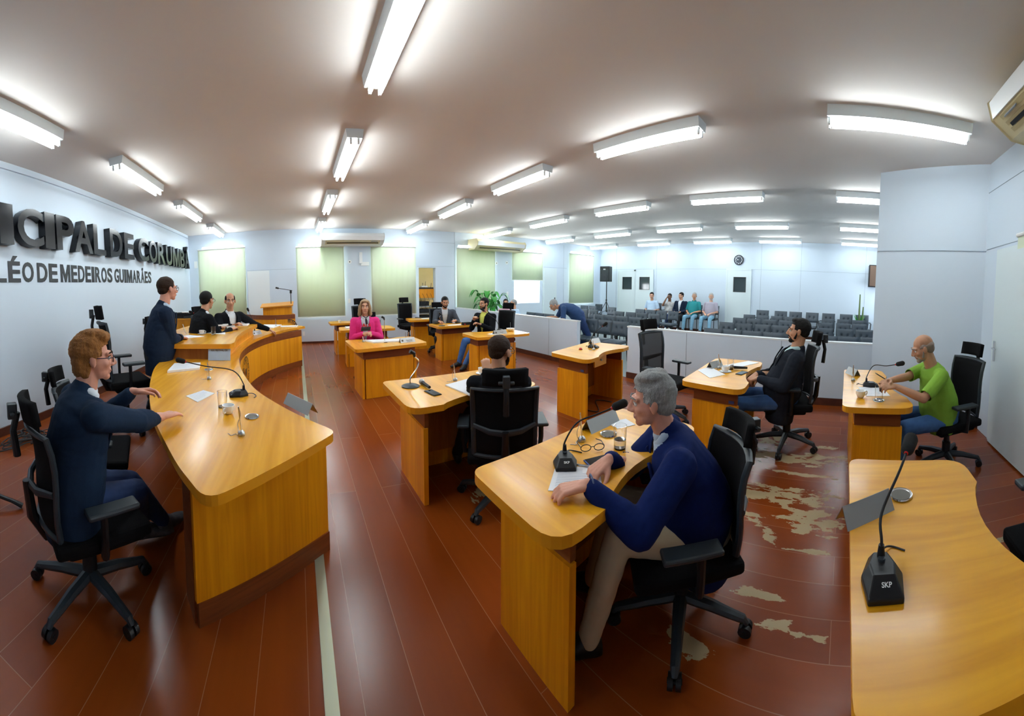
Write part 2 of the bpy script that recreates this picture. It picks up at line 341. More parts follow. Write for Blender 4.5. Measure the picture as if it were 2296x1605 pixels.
# equipment niche: a shallow closet behind the opening
f = MB()
x0, x1, z0, z1 = 3.68, 4.235, .35, 2.155
f.box(((x0+x1)/2, YW+.86, 1.3), (1.4, .04, 2.6)); f.box((x0-.32, YW+.53, 1.3), (.04, .66, 2.6)); f.box((x1+.5, YW+.53, 1.3), (.04, .66, 2.6)); f.box(((x0+x1)/2, YW+.53, 2.5), (1.5, .66, .04)); f.box(((x0+x1)/2, YW+.53, .3), (1.5, .66, .04))
structure(f.build('wall_niche', mat('cream_niche_paint', (.80, .70, .42), .7)))
# doors
def door(name, loc, axis, w, h, panes=(), hx=0, hs=1, lab=None):
    """axis: unit vector along the leaf's width; normal points into the room"""
    d = bpy.data.objects.new(name, None); C.objects.link(d); d.location = loc; structure(d)
    ax = Vector(axis); M = Matrix((( ax.x, -ax.y, 0), (ax.y, ax.x, 0), (0, 0, 1)))
    f = MB()
    xs = [0]; 
    if panes:
        px0, px1, pz0, pz1 = panes[0]
        for (a, b, c, e) in ((0, px0, 0, h), (px1, w, 0, h), (px0, px1, 0, pz0), (px0, px1, pz1, h)): f.box(M @ Vector(((a+b)/2, 0, (c+e)/2)), (b-a, .035, e-c), M=M)
    else: f.box(M @ Vector((w/2, 0, h/2)), (w, .035, h), M=M)
    f.build('leaf', DOORM, d)
    if panes:
        f = MB(); f.box(M @ Vector(((px0+px1)/2, 0, (pz0+pz1)/2)), (px1-px0, .012, pz1-pz0), M=M); f.build('door_glass', mat('dark_door_glass', (.03, .045, .05), .08), d)
        f = MB(); t = .018
        for (a, b, c, e) in ((px0-t, px0, pz0-t, pz1+t), (px1, px1+t, pz0-t, pz1+t), (px0, px1, pz0-t, pz0), (px0, px1, pz1, pz1+t)): f.box(M @ Vector(((a+b)/2, -.004, (c+e)/2)), (b-a, .045, e-c), M=M)
        f.build('glass_bead', mat('dark_bead', (.05, .05, .05), .5), d)
    f = MB(); f.box(M @ Vector((hx, .024, 1.02)), (.04, .012, .22), M=M); q = M @ Vector((hx, .05, 1.05)); q2 = M @ Vector((hx+hs*.11, .06, 1.05)); f.tube([M @ Vector((hx, .02, 1.05)), q, q2], .010, 8)
    f.build('door_handle', CHROME if lab != 'dark' else mat('dark_handle', (.08, .07, .06), .35, .8), d)
    f = MB(); t = .05
    for (a, b, c, e) in ((-t, 0, 0, h+t), (w, w+t, 0, h+t), (0, w, h, h+t)): f.box(M @ Vector(((a+b)/2, -.012, (c+e)/2)), (b-a, .03, e-c), M=M)
    f.build('door_frame', DOORM, d); return d
door('door_1', (XD-.03, 4.22, .02), (0, -1, 0), .84, 2.28, [(.25, .68, 1.52, 2.02)], .06, 1, 'dark').scale = (1, 1, 1)
door('door_2', (XD-.03, 9.03, .02), (0, -1, 0), .83, 2.24, [(.22, .66, 1.50, 1.98)], .77, -1, 'dark')
door('door_3', (XD-.03, 8.19, .02), (0, -1, 0), .83, 2.24, [(.24, .69, 1.50, 1.98)], .03, 1, 'dark')
door('door_4', (9.17, YW-.03, .02), (-1, 0, 0), .60, 2.20, (), .06, 1, 'dark')
door('door_5', (2.72, YR+.03, .02), (1, 0, 0), .86, 2.10, (), .80, -1)
# panel cupboard door behind the lectern
f = MB(); f.box((-1.07, YW-.075, 1.07), (.63, .03, 2.14)); structure(f.build('door_6', mat('bright_white_door', (.80, .86, .88), .4)))
#@@LIGHTS
TM = bpy.data.materials.new('lit_fluorescent_tube'); TM.use_nodes = True; nt = TM.node_tree; b = nt.nodes['Principled BSDF']
b.inputs['Base Color'].default_value = (.9, .9, .9, 1); b.inputs['Emission Color'].default_value = (.90, .98, 1.0, 1); b.inputs['Emission Strength'].default_value = TUBE
HOUS = mat('white_enamel_housing', (.72, .78, .80), .35)
def fixture():
    t = thing('ceiling_light', '', 'ceiling light')
    LN = 1.37
    f = MB(); f.add([(-.10, -LN/2, 0), (.10, -LN/2, 0), (.10, LN/2, 0), (-.10, LN/2, 0), (-.085, -LN/2, -.095), (.085, -LN/2, -.095), (.085, LN/2, -.095), (-.085, LN/2, -.095)], [(0, 1, 2, 3), (4, 7, 6, 5), (0, 4, 5, 1), (1, 5, 6, 2), (2, 6, 7, 3), (3, 7, 4, 0)])
    f.build('housing', HOUS, t)
    for sx in (-1, 1):
        f = MB(); f.tube([(sx*.042, -LN/2+.045, -.135), (sx*.042, LN/2-.045, -.135)], .019, 8); f.build('fluorescent_tube', TM, t, smooth=True)
        for sy in (-1, 1):
            f = MB(); f.box((sx*.042, sy*(LN/2-.022), -.12), (.026, .022, .075)); f.build('lamp_holder', WHITEP, t, bevel=.004)
    return t
TX = (-1.969+.10-.20, .583+.10, 3.212+.10, 5.843+.10, 8.458+.10, 11.0); TY = (-1.113, 1.507, 3.816, 6.135, 8.50)
COLN = ('row beside the letter wall', 'second row from the letter wall', 'row over the small desks', 'row just past the low wall', 'row over the audience', 'row beside the door wall')
POSN = ('nearest the camera', 'second from the camera', 'third from the camera', 'fourth from the camera', 'farthest, by the window wall')
f0 = None
SHOWN = {0: (1, 2, 3, 4), 1: (1, 2, 3, 4), 2: (0, 1, 2, 3, 4), 3: (0, 1, 2, 3, 4), 4: (0, 1, 2, 3, 4), 5: (0, 1, 2, 3, 4)}
for c in range(6):
    for r in SHOWN[c]:
        o = fixture() if f0 is None else copy_tree(f0)
        if f0 is None: f0 = o
        dx = {(0, 1): -.16, (1, 1): 0}.get((c, r), 0)
        k = r - SHOWN[c][0]
        o.location = (TX[c]+dx, TY[r]+.685, ZC)
        o['label'] = 'twin tube ceiling light, %s, %s' % (POSN[k] if r < 4 else POSN[4], COLN[c]); o['group'] = 'fluorescent ceiling lights'
#@@DESKS
def lerp(a, b, t): return a+(b-a)*t
def desk(A, B, D_C, label, zt=.75, ins=.15, insf=.12, drawer=False, sticker=None):
    """A-B front edge (away from the user), C-D user edge; seen from above A, B, C, D go round"""
    Cc, D = D_C
    cx = (A[0]+B[0]+Cc[0]+D[0])/4; cy = (A[1]+B[1]+Cc[1]+D[1])/4
    t = thing('council_desk', label, 'desk', (cx, cy, 0), 0, 'wooden council desks')
    def q(u, v): return (lerp(lerp(A[0], B[0], u), lerp(D[0], Cc[0], u), v), lerp(lerp(A[1], B[1], u), lerp(D[1], Cc[1], u), v))
    w = math.hypot(B[0]-A[0], B[1]-A[1]); d = math.hypot(A[0]-D[0], A[1]-D[1])
    dip = .17
    base = [q(0, 0), q(1, 0), q(1, 1)]; out = round_poly([q(0, 0), q(1, 0), q(1, 1), q(.76, 1), q(.76, .9), q(.24, .9), q(.24, 1), q(0, 1)], [.07, .07, .17, 0, 0, 0, 0, .17])
    # user edge with the shallow curved cut-out
    k = 7; cor = round_poly([q(0, 1), q(0, 0), q(1, 0), q(1, 1)], [.0, .07, .07, .0])
    c1 = round_poly([q(1, .5), q(1, 1), q(.78, 1)], [0, .17, 0])[1:-1]; c2 = round_poly([q(.22, 1), q(0, 1), q(0, .5)], [0, .17, 0])[1:-1]
    fr = round_poly([q(0, .5), q(0, 0), q(1, 0), q(1, .5)], [0, .07, .07, 0])[1:-1]
    dipc = [q(.78, 1)]+[q(.74-.48*i/8, .955-.10*sin(pi*i/8)) for i in range(9)]+[q(.22, 1)]
    out = fr+c1+dipc+c2
    f = MB(); n = len(out); f.prism(out, zt-.045, zt); f.mi = [0]*2+[1]*(len(f.f)-2)
    f.build('worktop', [W_TOP, W_EDG], t, world=True)
    iu = ins/w; iv = insf/d; th = .035
    zp = .56; z1 = zt-.045
    def panel(nm, p0, p1, za, zb, m, th=th):
        f = MB(); f.ribbon([p0, p1], th, za, zb); return f.build(nm, m, t, world=True)
    panel('side_panel', q(iu, iv), q(iu, .88), 0, zp, W_PAN); panel('side_panel', q(1-iu, iv), q(1-iu, .88), 0, zp, W_PAN)
    panel('front_panel', q(iu+.03, iv+.02), q(1-iu-.03, iv+.02), .0, zp, W_PAN)
    f = MB(); e = .012/w; f.ribbon([q(iu+e, .86), q(iu+e, iv+.03), q(1-iu-e, iv+.03), q(1-iu-e, .86)], .03, zp, z1); f.build('trim_band', W_TRIM, t, world=True)
    f = MB(); f.ribbon([q(iu+.04, iv+.10), q(1-iu-.04, iv+.10)], .02, .15, z1-.01); f.build('inner_panel', W_INN, t, world=True)
    if drawer:
        a, b = q(.30, .80), q(.56, .80)
        f = MB(); f.ribbon([a, b], .018, z1-.125, z1-.005); dr = f.build('drawer', W_EDG, t, world=True)
        m_ = ((a[0]+b[0])/2, (a[1]+b[1])/2); f = MB(); f.tube([(m_[0]-t.location.x, m_[1]-t.location.y-.01, z1-.05), (m_[0]-t.location.x, m_[1]-t.location.y-.03, z1-.05)], .012, 10); f.build('knob', STEEL, dr)
        f = MB(); a2, b2 = q(.31, .5), q(.55, .5); f.box(((a2[0]+b2[0])/2, (a2[1]+b2[1])/2+.02, z1-.06), (abs(b2[0]-a2[0]), d*.5, .10)); f.build('drawer_box', W_INN, t, world=True)
    if sticker:
        u_ = sticker; p = q(iu-.001, .78) if u_ < .5 else q(1-iu, .78); f = MB(); f.box((p[0]+(-.017 if u_ < .5 else .017), p[1], zp+.03), (.004, .05, .025)); f.build('asset_tag', mat('blue_tag', (.04, .07, .22), .4), t, world=True, )
    return t
DK = {}
def dk(k, *a, **kw): DK[k] = desk(*a, **kw)
dk('near', (.62, -.05), (1.74, -.05), ((1.70, -.62), (.62, -.62)), 'wooden council desk nearest the camera at the right edge, empty chair behind', sticker=None)
dk('green', (2.55, -.005), (3.86, -.01), ((3.88, -.42), (2.54, -.56)), 'wooden council desk where the man in the green shirt reads', insf=.10)
dk('suit', (2.77, 1.40), (3.92, 1.50), ((3.97, .93), (2.72, .80)), 'wooden council desk in front of the bearded man in jeans and blazer', insf=.08, drawer=False, sticker=.1)
dk('grey', (.72, 1.34), (1.88, 1.42), ((1.90, .82), (.72, .775)), 'wooden council desk of the grey haired man speaking into the microphone', insf=.06)
dk('m7', (.71, 2.93), (1.85, 2.95), ((1.86, 2.22), (.72, 2.18)), 'wooden council desk with the empty gooseneck clip stand and loose microphone', insf=.12)
dk('empty', (2.87, 3.24), (3.90, 3.50), ((4.02, 2.82), (2.86, 2.60)), 'unoccupied wooden council desk with open drawer front before the empty mesh chair', drawer=True, insf=.08, ins=.10, sticker=.1)
dk('woman', (.76, 4.55), (1.87, 4.78), ((1.86, 5.5), (.73, 5.45)), 'wooden council desk of the woman in the pink blazer', insf=.20)
dk('r6', (2.74, 4.83), (3.80, 4.80), ((3.84, 5.5), (2.78, 5.5)), 'wooden council desk with bowl and name plate beside the low wall', insf=.28)
dk('c', (2.79, 6.50), (3.80, 6.56), ((3.95, 7.15), (2.82, 7.2)), 'wooden council desk of the smiling man in the grey blazer', insf=.22)
dk('cback', (2.70, 8.12), (3.62, 8.02), ((3.70, 8.65), (2.80, 8.75)), 'wooden council desk below the open equipment niche', insf=.20)
dk('wb2', (.82, 6.72), (1.95, 6.72), ((1.97, 7.3), (.87, 7.35)), 'wooden council desk directly behind the woman in pink, papers on it', insf=.14)
dk('wb1', (.77, 8.10), (1.85, 8.10), ((1.85, 8.75), (.77, 8.7)), 'wooden council desk in the last row near the window wall', insf=.10)
# ------------------------------------------------------------------ the long curved bench of the presiding board
t = bench = thing('presiding_bench', 'long curved honey wood bench of the presiding board along the letter wall', 'bench', (-.9, 4.2, 0))
outer = [(.166, 1.906), (.03, 2.087), (-.147, 2.358), (-.338, 2.708), (-.48, 3.108), (-.606, 3.578), (-.72, 4.18), (-.765, 4.80), (-.70, 5.5), (-.52, 6.2), (-.24, 6.85), (.14, 7.35)]
inner = [(-.457, 1.352), (-.561, 1.481), (-.729, 1.73), (-.914, 2.023), (-1.1, 2.38), (-1.342, 2.95), (-1.55, 3.6), (-1.62, 4.3), (-1.60, 5.3), (-1.42, 6.2), (-1.05, 7.1), (-.40, 7.95)]
op = [tuple(v[:2]) for v in smooth_path([(a, b, 0) for a, b in outer], 5)]; ip = [tuple(v[:2]) for v in smooth_path([(a, b, 0) for a, b in inner], 5)]
near = round_poly([ip[2], (-.36, 1.235), (.195, 1.86), op[2]], [0, .09, .08, 0])[1:-1]
far = round_poly([op[-2], (.17, 7.38), (-.28, 8.02), ip[-2]], [0, .03, .03, 0])[1:-1]
poly = near+op[1:-1]+far+ip[1:-1][::-1]
def strip_top(name, A_, B_, z0, z1, m, parent):   # closed slab between two matched edges
    f = MB(); n = len(A_)
    vs = [(*a, z1) for a in A_]+[(*b, z1) for b in B_]+[(*a, z0) for a in A_]+[(*b, z0) for b in B_]
    fs = [(i, i+1, n+i+1, n+i) for i in range(n-1)]+[(2*n+i, 3*n+i, 3*n+i+1, 2*n+i+1) for i in range(n-1)]
    f.add(vs, fs); return f
f = MB(); f.prism(poly, .745, .79); f.mi = [0]*2+[1]*(len(f.f)-2)
W_BT = wood('honey_bench_top', (.64, .27, .010), (.84, .41, .025), .26, (22, 1.5, 9), .12, .4)
f.build('worktop', [W_BT, W_EDG], t, world=True)
bo = [tuple(v[:2]) for v in smooth_path([(-.02, 2.22, 0), (-.22, 2.52, 0), (-.42, 2.95, 0), (-.58, 3.45, 0), (-.71, 4.1, 0), (-.80, 4.8, 0), (-.75, 5.5, 0), (-.57, 6.15, 0), (-.29, 6.65, 0), (.07, 7.12, 0)], 5)]
f = MB(); f.ribbon(bo, .03, .13, .62); f.build('curved_front_panel', wood('honey_reeded_panel', (.70, .26, .006), (.88, .40, .016), .4, (45, 45, .3)), t, world=True)
f = MB(); f.ribbon(bo, .022, 0, .13); f.build('kick_board', W_TRIM, t, world=True)
f = MB(); f.ribbon(bo, .024, .62, .745); f.build('trim_band', W_TRIM, t, world=True)
f = MB(); f.ribbon([(-.515, 1.521), (.137, 2.044)], .035, .115, .745); f.build('end_panel', W_PAN, t, world=True)
f = MB(); f.ribbon([(-.51, 1.525), (.139, 2.046)], .05, 0, .115); f.build('kick_board', W_TRIM, t, world=True)
f = MB(); f.ribbon([(.137, 2.044), (-.02, 2.22)], .03, 0, .745); f.build('end_panel', W_PAN, t, world=True)
f = MB(); f.ribbon([(.06, 7.13), (-.35, 7.78)], .03, 0, .745); f.build('end_panel', W_PAN, t, world=True)
f = MB(); f.ribbon([(-.515, 1.53), (-.60, 1.66), (-.33, 1.95), (-.55, 2.5)], .02, 0, .74); f.build('inner_panel', W_TRIM, t, world=True)
f = MB(); f.box((-.535, 1.60, .52), (.03, .05, .13)); f.build('power_socket', WHITEP, t, world=True, bevel=.005)
up = round_poly([(-1.62, 3.876), (-.76, 3.877), (-.735, 4.01), (-.80, 4.5), (-.80, 5.2), (-.74, 5.85), (-.71, 6.15), (-1.3, 6.38), (-1.95, 6.2), (-1.99, 5.2), (-1.84, 4.3)], [.14, .02, .03, .2, .2, .2, .0, .2, .1, .2, .3])
f = MB(); f.prism(up, .925, .98); f.mi = [0]*2+[1]*(len(f.f)-2); f.build('raised_counter', [W_BT, W_EDG], t, world=True)
f = MB(); f.ribbon([(-1.60, 3.97), (-.83, 3.97)], .03, .79, .925); f.build('counter_riser', W_INN, t, world=True)
f = MB(); f.ribbon([tuple(v[:2]) for v in smooth_path([(-.83, 3.97, 0), (-.86, 4.5, 0), (-.86, 5.2, 0), (-.82, 5.8, 0), (-.80, 6.1, 0)], 4)], .03, .79, .925); f.build('counter_riser', W_PAN, t, world=True)
f = MB(); f.ribbon([(-1.62, 3.97), (-1.66, 4.4), (-1.72, 5.2), (-1.66, 6.1)], .03, 0, .925); f.build('counter_back', W_INN, t, world=True)
f = MB(); f.box((-1.585, 3.948, .865), (.05, .006, .022)); f.build('asset_tag', mat('blue_tag', (.04, .07, .22), .4), t, world=True)
# ring emblem with lettering, set on a curved panel
def letter_mesh(ch, size=1., ext=.0, off=0.):
    cu = bpy.data.curves.new('t', 'FONT'); cu.body = ch; cu.size = size; cu.extrude = ext; cu.offset = off; cu.align_x = 'CENTER'; cu.resolution_u = 4
    o = bpy.data.objects.new('t', cu); C.objects.link(o); dg = bpy.context.evaluated_depsgraph_get(); dg.update()
    me = bpy.data.meshes.new_from_object(o.evaluated_get(dg)); bpy.data.objects.remove(o); bpy.data.curves.remove(cu); return me
def letters_into(f, me, M):
    f.add([M @ v.co for v in me.vertices], [tuple(p.vertices) for p in me.polygons])
INK = mat('emblem_dark_ink', (.05, .028, .012), .5)
def emblem(parent, cen, nrm, r, name='emblem'):
    n = Vector(nrm).normalized(); up_ = Vector((0, 0, 1)); x = up_.cross(n).normalized()
    Mx = Matrix((x, up_, n)).transposed().to_4x4(); Mx.translation = Vector(cen)+n*.022
    f = MB()
    for rr, wd in ((r, .018), (r*.62, .010)):
        vs = []; k = 48
        for i in range(k): a = 2*pi*i/k; vs += [Mx @ Vector((rr*cos(a), rr*sin(a), 0)), Mx @ Vector(((rr-wd)*cos(a), (rr-wd)*sin(a), 0))]
        f.add(vs, [(2*i, 2*((i+1) % k), 2*((i+1) % k)+1, 2*i+1) for i in range(k)])
    for i, ch in enumerate('PODER LEGISLATIVO'):
        if ch == ' ': continue
        me = letter_mesh(ch, r*.30, 0, .004); a = rad(215-250*i/16.)
        f2 = Mx @ Matrix.Translation((r*.70*cos(a), r*.70*sin(a), 0)) @ Matrix.Rotation(a-pi/2, 4, 'Z'); letters_into(f, me, f2)
    # shield in the middle
    sh = [(-.22, .25), (.22, .25), (.22, -.05), (0, -.3), (-.22, -.05)]; f.add([Mx @ Vector((a*r, b*r, 0)) for a, b in sh], [(0, 1, 2, 3, 4)])
    return f.build(name, INK, parent, world=True)
emblem(t, (-.785, 5.0, .385), (1, -.05, 0), .24)
# ------------------------------------------------------------------ lectern and its curved stand
t = thing('speaker_lectern', 'curved wooden lectern with round emblem standing in front of the window pier', 'lectern', (-.6, 8.9, 0))
arc = [tuple(v[:2]) for v in smooth_path([(-1.30, 9.0, 0), (-1.0, 8.62, 0), (-.62, 8.45, 0), (-.30, 8.46, 0), (-.06, 8.60, 0)], 5)]
f = MB(); f.ribbon(arc, .03, 0, .86); f.build('curved_front_panel', W_PAN, t, world=True)
f = MB(); f.ribbon(arc, .036, .86, .97); f.build('trim_band', W_TRIM, t, world=True)
f = MB(); f.ribbon([(-.06, 8.6), (-.10, 9.1)], .03, 0, .96); f.build('end_panel', W_PAN, t, world=True)
f = MB(); f.prism([(-.86, 8.86), (-.14, 8.80), (-.12, 9.25), (-.86, 9.25)], 0, 1.15); f.build('body', W_PAN, t, world=True)
f = MB(); f.add([(-.92, 8.78, 1.13), (-.09, 8.72, 1.17), (-.08, 9.28, 1.24), (-.92, 9.28, 1.20), (-.92, 8.78, 1.155), (-.09, 8.72, 1.195), (-.08, 9.28, 1.265), (-.92, 9.28, 1.225)], [(0, 3, 2, 1), (4, 5, 6, 7), (0, 1, 5, 4), (1, 2, 6, 5), (2, 3, 7, 6), (3, 0, 4, 7)]); f.build('reading_top', W_EDG, t, world=True)
emblem(t, (-.20, 8.50, .66), (.2, -1, 0), .20)
# side table with binders behind the board
t = thing('side_table', 'small yellow wooden table with black binders in the corner behind the board', 'side table', (-2.4, 7.3, 0))
f = MB(); f.box((-2.4, 7.3, 1.03), (.62, .5, .03)); f.build('table_top', W_EDG, t, world=True)
f = MB(); f.box((-2.4, 7.3, .5), (.56, .44, 1.03)); f.build('body', W_PAN, t, world=True)
for i, (dx, dy, z, h, c_) in enumerate([(-.12, 0, 1.045, .06, BLK), (-.11, .02, 1.105, .06, BLK), (.14, -.02, 1.045, .05, BLKG), (.13, 0, 1.095, .05, BLK), (.1, .01, 1.165, .015, PAPER)]):
    f = MB(); f.box((0, 0, h/2), (.30 if i < 4 else .34, .24, h), rz=.1*i); o = f.build('binder' if i < 4 else 'paper_stack', c_, None, bevel=.004, org=(0, 0, 0)); o.location = (-2.4+dx, 7.25+dy, z)
    tag(o, ['lower thick black binder, left pile on the corner table', 'upper thick black binder, left pile on the corner table', 'lowest grey folder of the right pile on the corner table', 'upper black folder of the right pile on the corner table', 'loose white sheets topping the binders on the corner table'][i], 'binder' if i < 4 else 'papers')
#@@CHAIRS
def office_chair(mesh_seen=False):
    t = thing('office_chair', '', 'office chair')
    f = MB(); f.box((0, .0, .455), (.50, .48, .07)); f.box((0, .02, .405), (.44, .40, .04)); f.build('seat', BLKF, t, bevel=.03)
    f = MB(); f.tube([(0, -.02, .12), (0, -.02, .40)], .028, 12); f.tube([(0, -.02, .10), (0, -.02, .24)], .04, 12); f.box((0, -.02, .385), (.2, .26, .04)); f.build('column', BLK, t, smooth=True)
    for k in range(5):
        a = 2*pi*k/5+.3; d = Vector((cos(a), sin(a), 0)); p = Vector((0, -.02, 0))
        f = MB(); f.tube([p+Vector((0, 0, .125)), p+d*.16+Vector((0, 0, .115)), p+d*.31+Vector((0, 0, .085)), p+d*.325+Vector((0, 0, .06))], [.034, .028, .02, .014], 8, up=(0, 0, 1)); lg = f.build('leg', BLKG, t, smooth=True)
        s = Vector((-d.y, d.x, 0)); f = MB(); c0 = p+d*.32+Vector((0, 0, .031)); f.tube([c0-s*.027, c0-s*.006], .031, 14); f.tube([c0+s*.006, c0+s*.027], .031, 14); f.tube([c0-s*.03, c0+s*.03], .01, 8); f.build('caster', BLK, lg, smooth=True)
    # curved mesh back in a frame, leaning back a little
    def bp(u, v):  # u -1..1 across, v 0..1 up
        z = .50+.52*v; y = -.235-.10*v-.05*sin(pi*min(1, v*1.3))*0+.055*abs(u)**2-.03*cos(pi*v*1.2)
        wd = .225*(1-.10*(1-v))*(1-.05*v); return Vector((u*wd, y, z))
    f = MB(); rows = [[bp(-1+2*i/10, j/8) for i in range(11)] for j in range(9)]; f.grid(rows)
    o = f.build('back_mesh', BLKM if not mesh_seen else MESHT, t, smooth='all')
    sd = o.modifiers.new('s', 'SOLIDIFY'); sd.thickness = .012
    f = MB(); loop = [bp(-1, v/6) for v in range(7)]+[bp(-1+2*i/6, 1) for i in range(1, 7)]+[bp(1, 1-v/6) for v in range(1, 7)]+[bp(1-2*i/6, 0) for i in range(1, 7)]
    f.tube(loop, .015, 8, cap=False, flat=1.3); 
    f.tube([bp(-1, .45)+Vector((0, -.012, 0)), bp(-.5, .40)+Vector((0, -.03, 0)), bp(0, .38)+Vector((0, -.035, 0)), bp(.5, .40)+Vector((0, -.03, 0)), bp(1, .45)+Vector((0, -.012, 0))], [.012, .017, .019, .017, .012], 8, flat=1.4)
    f.build('back_frame', BLKG, t, smooth=True)
    f = MB(); f.tube([(0, -.10, .39), (0, -.24, .40), (0, -.31, .52), (0, -.33, .72)], [.03, .032, .028, .022], 8); f.tube([(0, -.37, .86), (0, -.385, 1.0), (0, -.36, 1.10)], [.020, .018, .018], 8); f.build('back_spine', BLK, t, smooth=True)
    f = MB(); hr = [[Vector((u*.15, -.345+.045*u*u-.02*v, 1.055+.125*(v+.5))) for u in (-1, -.8, -.5, -.2, .2, .5, .8, 1)] for v in (-.5, -.25, 0, .25, .5)]; f.grid(hr)
    h = f.build('headrest', BLKM, t, smooth='all'); sd = h.modifiers.new('s', 'SOLIDIFY'); sd.thickness = .035
    f = MB(); f.box((0, -.385, 1.11), (.045, .05, .085)); f.tube([(-.05, -.385, 1.10), (.05, -.385, 1.10)], .014, 8); f.build('headrest_bracket', BLKG, h, bevel=.006)
    for s in (-1, 1):
        f = MB(); f.tube([(s*.19, .0, .41), (s*.275, -.02, .42), (s*.285, -.02, .52), (s*.285, -.02, .64)], [.018, .02, .018, .02], 8); a = f.build('armrest', BLK, t, smooth=True)
        f = MB(); f.box((s*.285, .02, .655), (.085, .25, .028)); f.build('arm_pad', BLKG, a, bevel=.01)
    return t
m, nt, b = nodes('see_through_mesh'); b.inputs['Base Color'].default_value = (.012, .012, .013, 1); b.inputs['Roughness'].default_value = .8
tr = N(nt, 'ShaderNodeBsdfTransparent'); ms = N(nt, 'ShaderNodeMixShader'); ms.inputs[0].default_value = .72; nt.links.new(tr.outputs[0], ms.inputs[1]); nt.links.new(b.outputs[0], ms.inputs[2])
nt.links.new(ms.outputs[0], nt.nodes['Material Output'].inputs['Surface']); MESHT = m
proto = office_chair(); used = [False]
OC = {}
def oc(k, x, y, face, label, zs=1.0, sc=1.0, mesh=None):
    """face: direction the sitter looks, degrees from +X"""
    if mesh: o = office_chair(True)
    elif used[0]: o = copy_tree(proto)
    else: o = proto; used[0] = True
    o.location = (x, y, 0); o.rotation_euler = (0, 0, rad(face-90)); o.scale = (sc, sc, sc*zs); o['label'] = label; o['group'] = 'black office chairs of the councillors'; OC[k] = o
oc('grey', 1.45, .72, 132, 'black office chair holding the grey haired man in the navy suit', .80)
oc('m7', 1.40, 2.10, 60, 'black office chair seen square from behind, holding the man in glasses', .88)
oc('suit', 3.50, .57, 106, 'black office chair holding the bearded man in jeans and blazer', 1.0)
oc('green', 3.15, -.98, 112, 'black office chair holding the man in the green shirt', .98)
oc('emptyc', 3.62, 2.02, 262, 'empty black mesh office chair turned to face the camera by the low wall', 1.0, 1.0, True)
oc('nearc', 1.25, -1.02, 90, 'black office chair at the right picture edge, only its armrest showing')
oc('man1', -1.07, 1.50, 52, 'black office chair of the man in glasses at the near end of the bench', .92)
oc('man1b', -1.47, 2.20, 25, 'empty black office chair hidden between the two men on the left', .88)
oc('man2', -1.98, 3.66, 42, 'tall black office chair against the letter wall behind the writing man', 1.25)
oc('man3', -1.95, 5.0, 0, 'black office chair of the dark haired man in the middle of the board', 1.05)
oc('man4', -1.75, 6.7, -30, 'black office chair behind the balding man at the board', 1.1)
oc('woman', 1.28, 5.95, -90, 'black office chair tucked behind the woman in pink', .95)
oc('wb', 1.52, 7.75, -80, 'empty black office chair facing front over the shoulder of the woman in pink', 1.12)
oc('cb', 3.02, 9.1, -80, 'empty black office chair in front of the open equipment niche', 1.08)
oc('m5', 3.35, 7.7, -100, 'black office chair behind the smiling man in the grey blazer', 1.0)
oc('m6', 3.95, 6.05, -165, 'black office chair of the bearded man in the black blazer by the low wall', 1.03)
# audience chairs
def aud_chair(arms=False):
    t = thing('audience_chair', '', 'chair')
    def pad(nm, c, d, M, buttons, parent):
        nx, nz = 25, 13; f = MB()
        def h(u, v):
            e = max(abs(u), abs(v)); k = 1-e**8; q = 0
            for bx in buttons: q += math.exp(-((u-bx)**2*95+(v)**2*38))
            return d[2]*(.35+.65*k)-d[2]*.95*q
        front = [[M @ Vector((u*d[0]/2, h(u, v), v*d[1]/2))+Vector(c) for u in [-1+2*i/(nx-1) for i in range(nx)]] for v in [-1+2*j/(nz-1) for j in range(nz)]]
        f.grid(front); bk = [[M @ Vector((u*d[0]/2, -d[2]*.5, v*d[1]/2))+Vector(c) for u in (-1, 1)] for v in (-1, 1)]
        f.add([bk[0][0], bk[0][1], bk[1][1], bk[1][0]], [(0, 1, 2, 3)])
        e1 = front[0]; e2 = front[-1]; 
        for row, bz in ((e1, 0), (e2, 1)):
            f.add(row+[bk[bz][1], bk[bz][0]], [tuple(range(len(row)+2))])
        for side in (0, 1):
            col = [r[0 if side == 0 else -1] for r in front]; f.add(col+[bk[1][side], bk[0][side]], [tuple(range(len(col)+2))])
        return f.build(nm, VINYL, parent, smooth=True)
    Mb = Matrix.Rotation(rad(9), 3, 'X')
    pad('backrest', (0, -.20, .70), (.40, .29, .035), Mb, (-.35, .35), t)
    f = MB(); f.box((0, .03, .435), (.41, .41, .055)); f.build('seat', VINYL, t, bevel=.02)
    for s in (-1, 1):
        f = MB(); f.tube([(s*.185, .19, .41), (s*.195, .21, .0)], .011, 6); f.build('leg', BLK, t, smooth=True)
        f = MB(); f.tube([(s*.185, -.235, .80), (s*.185, -.20, .42), (s*.195, -.24, .0)], .011, 6); f.build('leg', BLK, t, smooth=True)
        if arms:
            f = MB(); f.tube([(s*.20, -.22, .62), (s*.235, -.05, .63), (s*.235, .17, .62), (s*.21, .20, .42)], .013, 6); f.build('armrest', BLK, t, smooth=True)
    f = MB(); f.tube([(-.185, .18, .40), (.185, .18, .40), (.185, -.19, .40), (-.185, -.19, .40), (-.185, .18, .40)], .010, 6); f.build('seat_frame', BLK, t, smooth=True)
    return t
ac0 = aud_chair(); ac1 = aud_chair(True); au = {0: False, 1: False}
ORD = ['first', 'second', 'third', 'fourth', 'fifth', 'sixth', 'seventh', 'eighth']
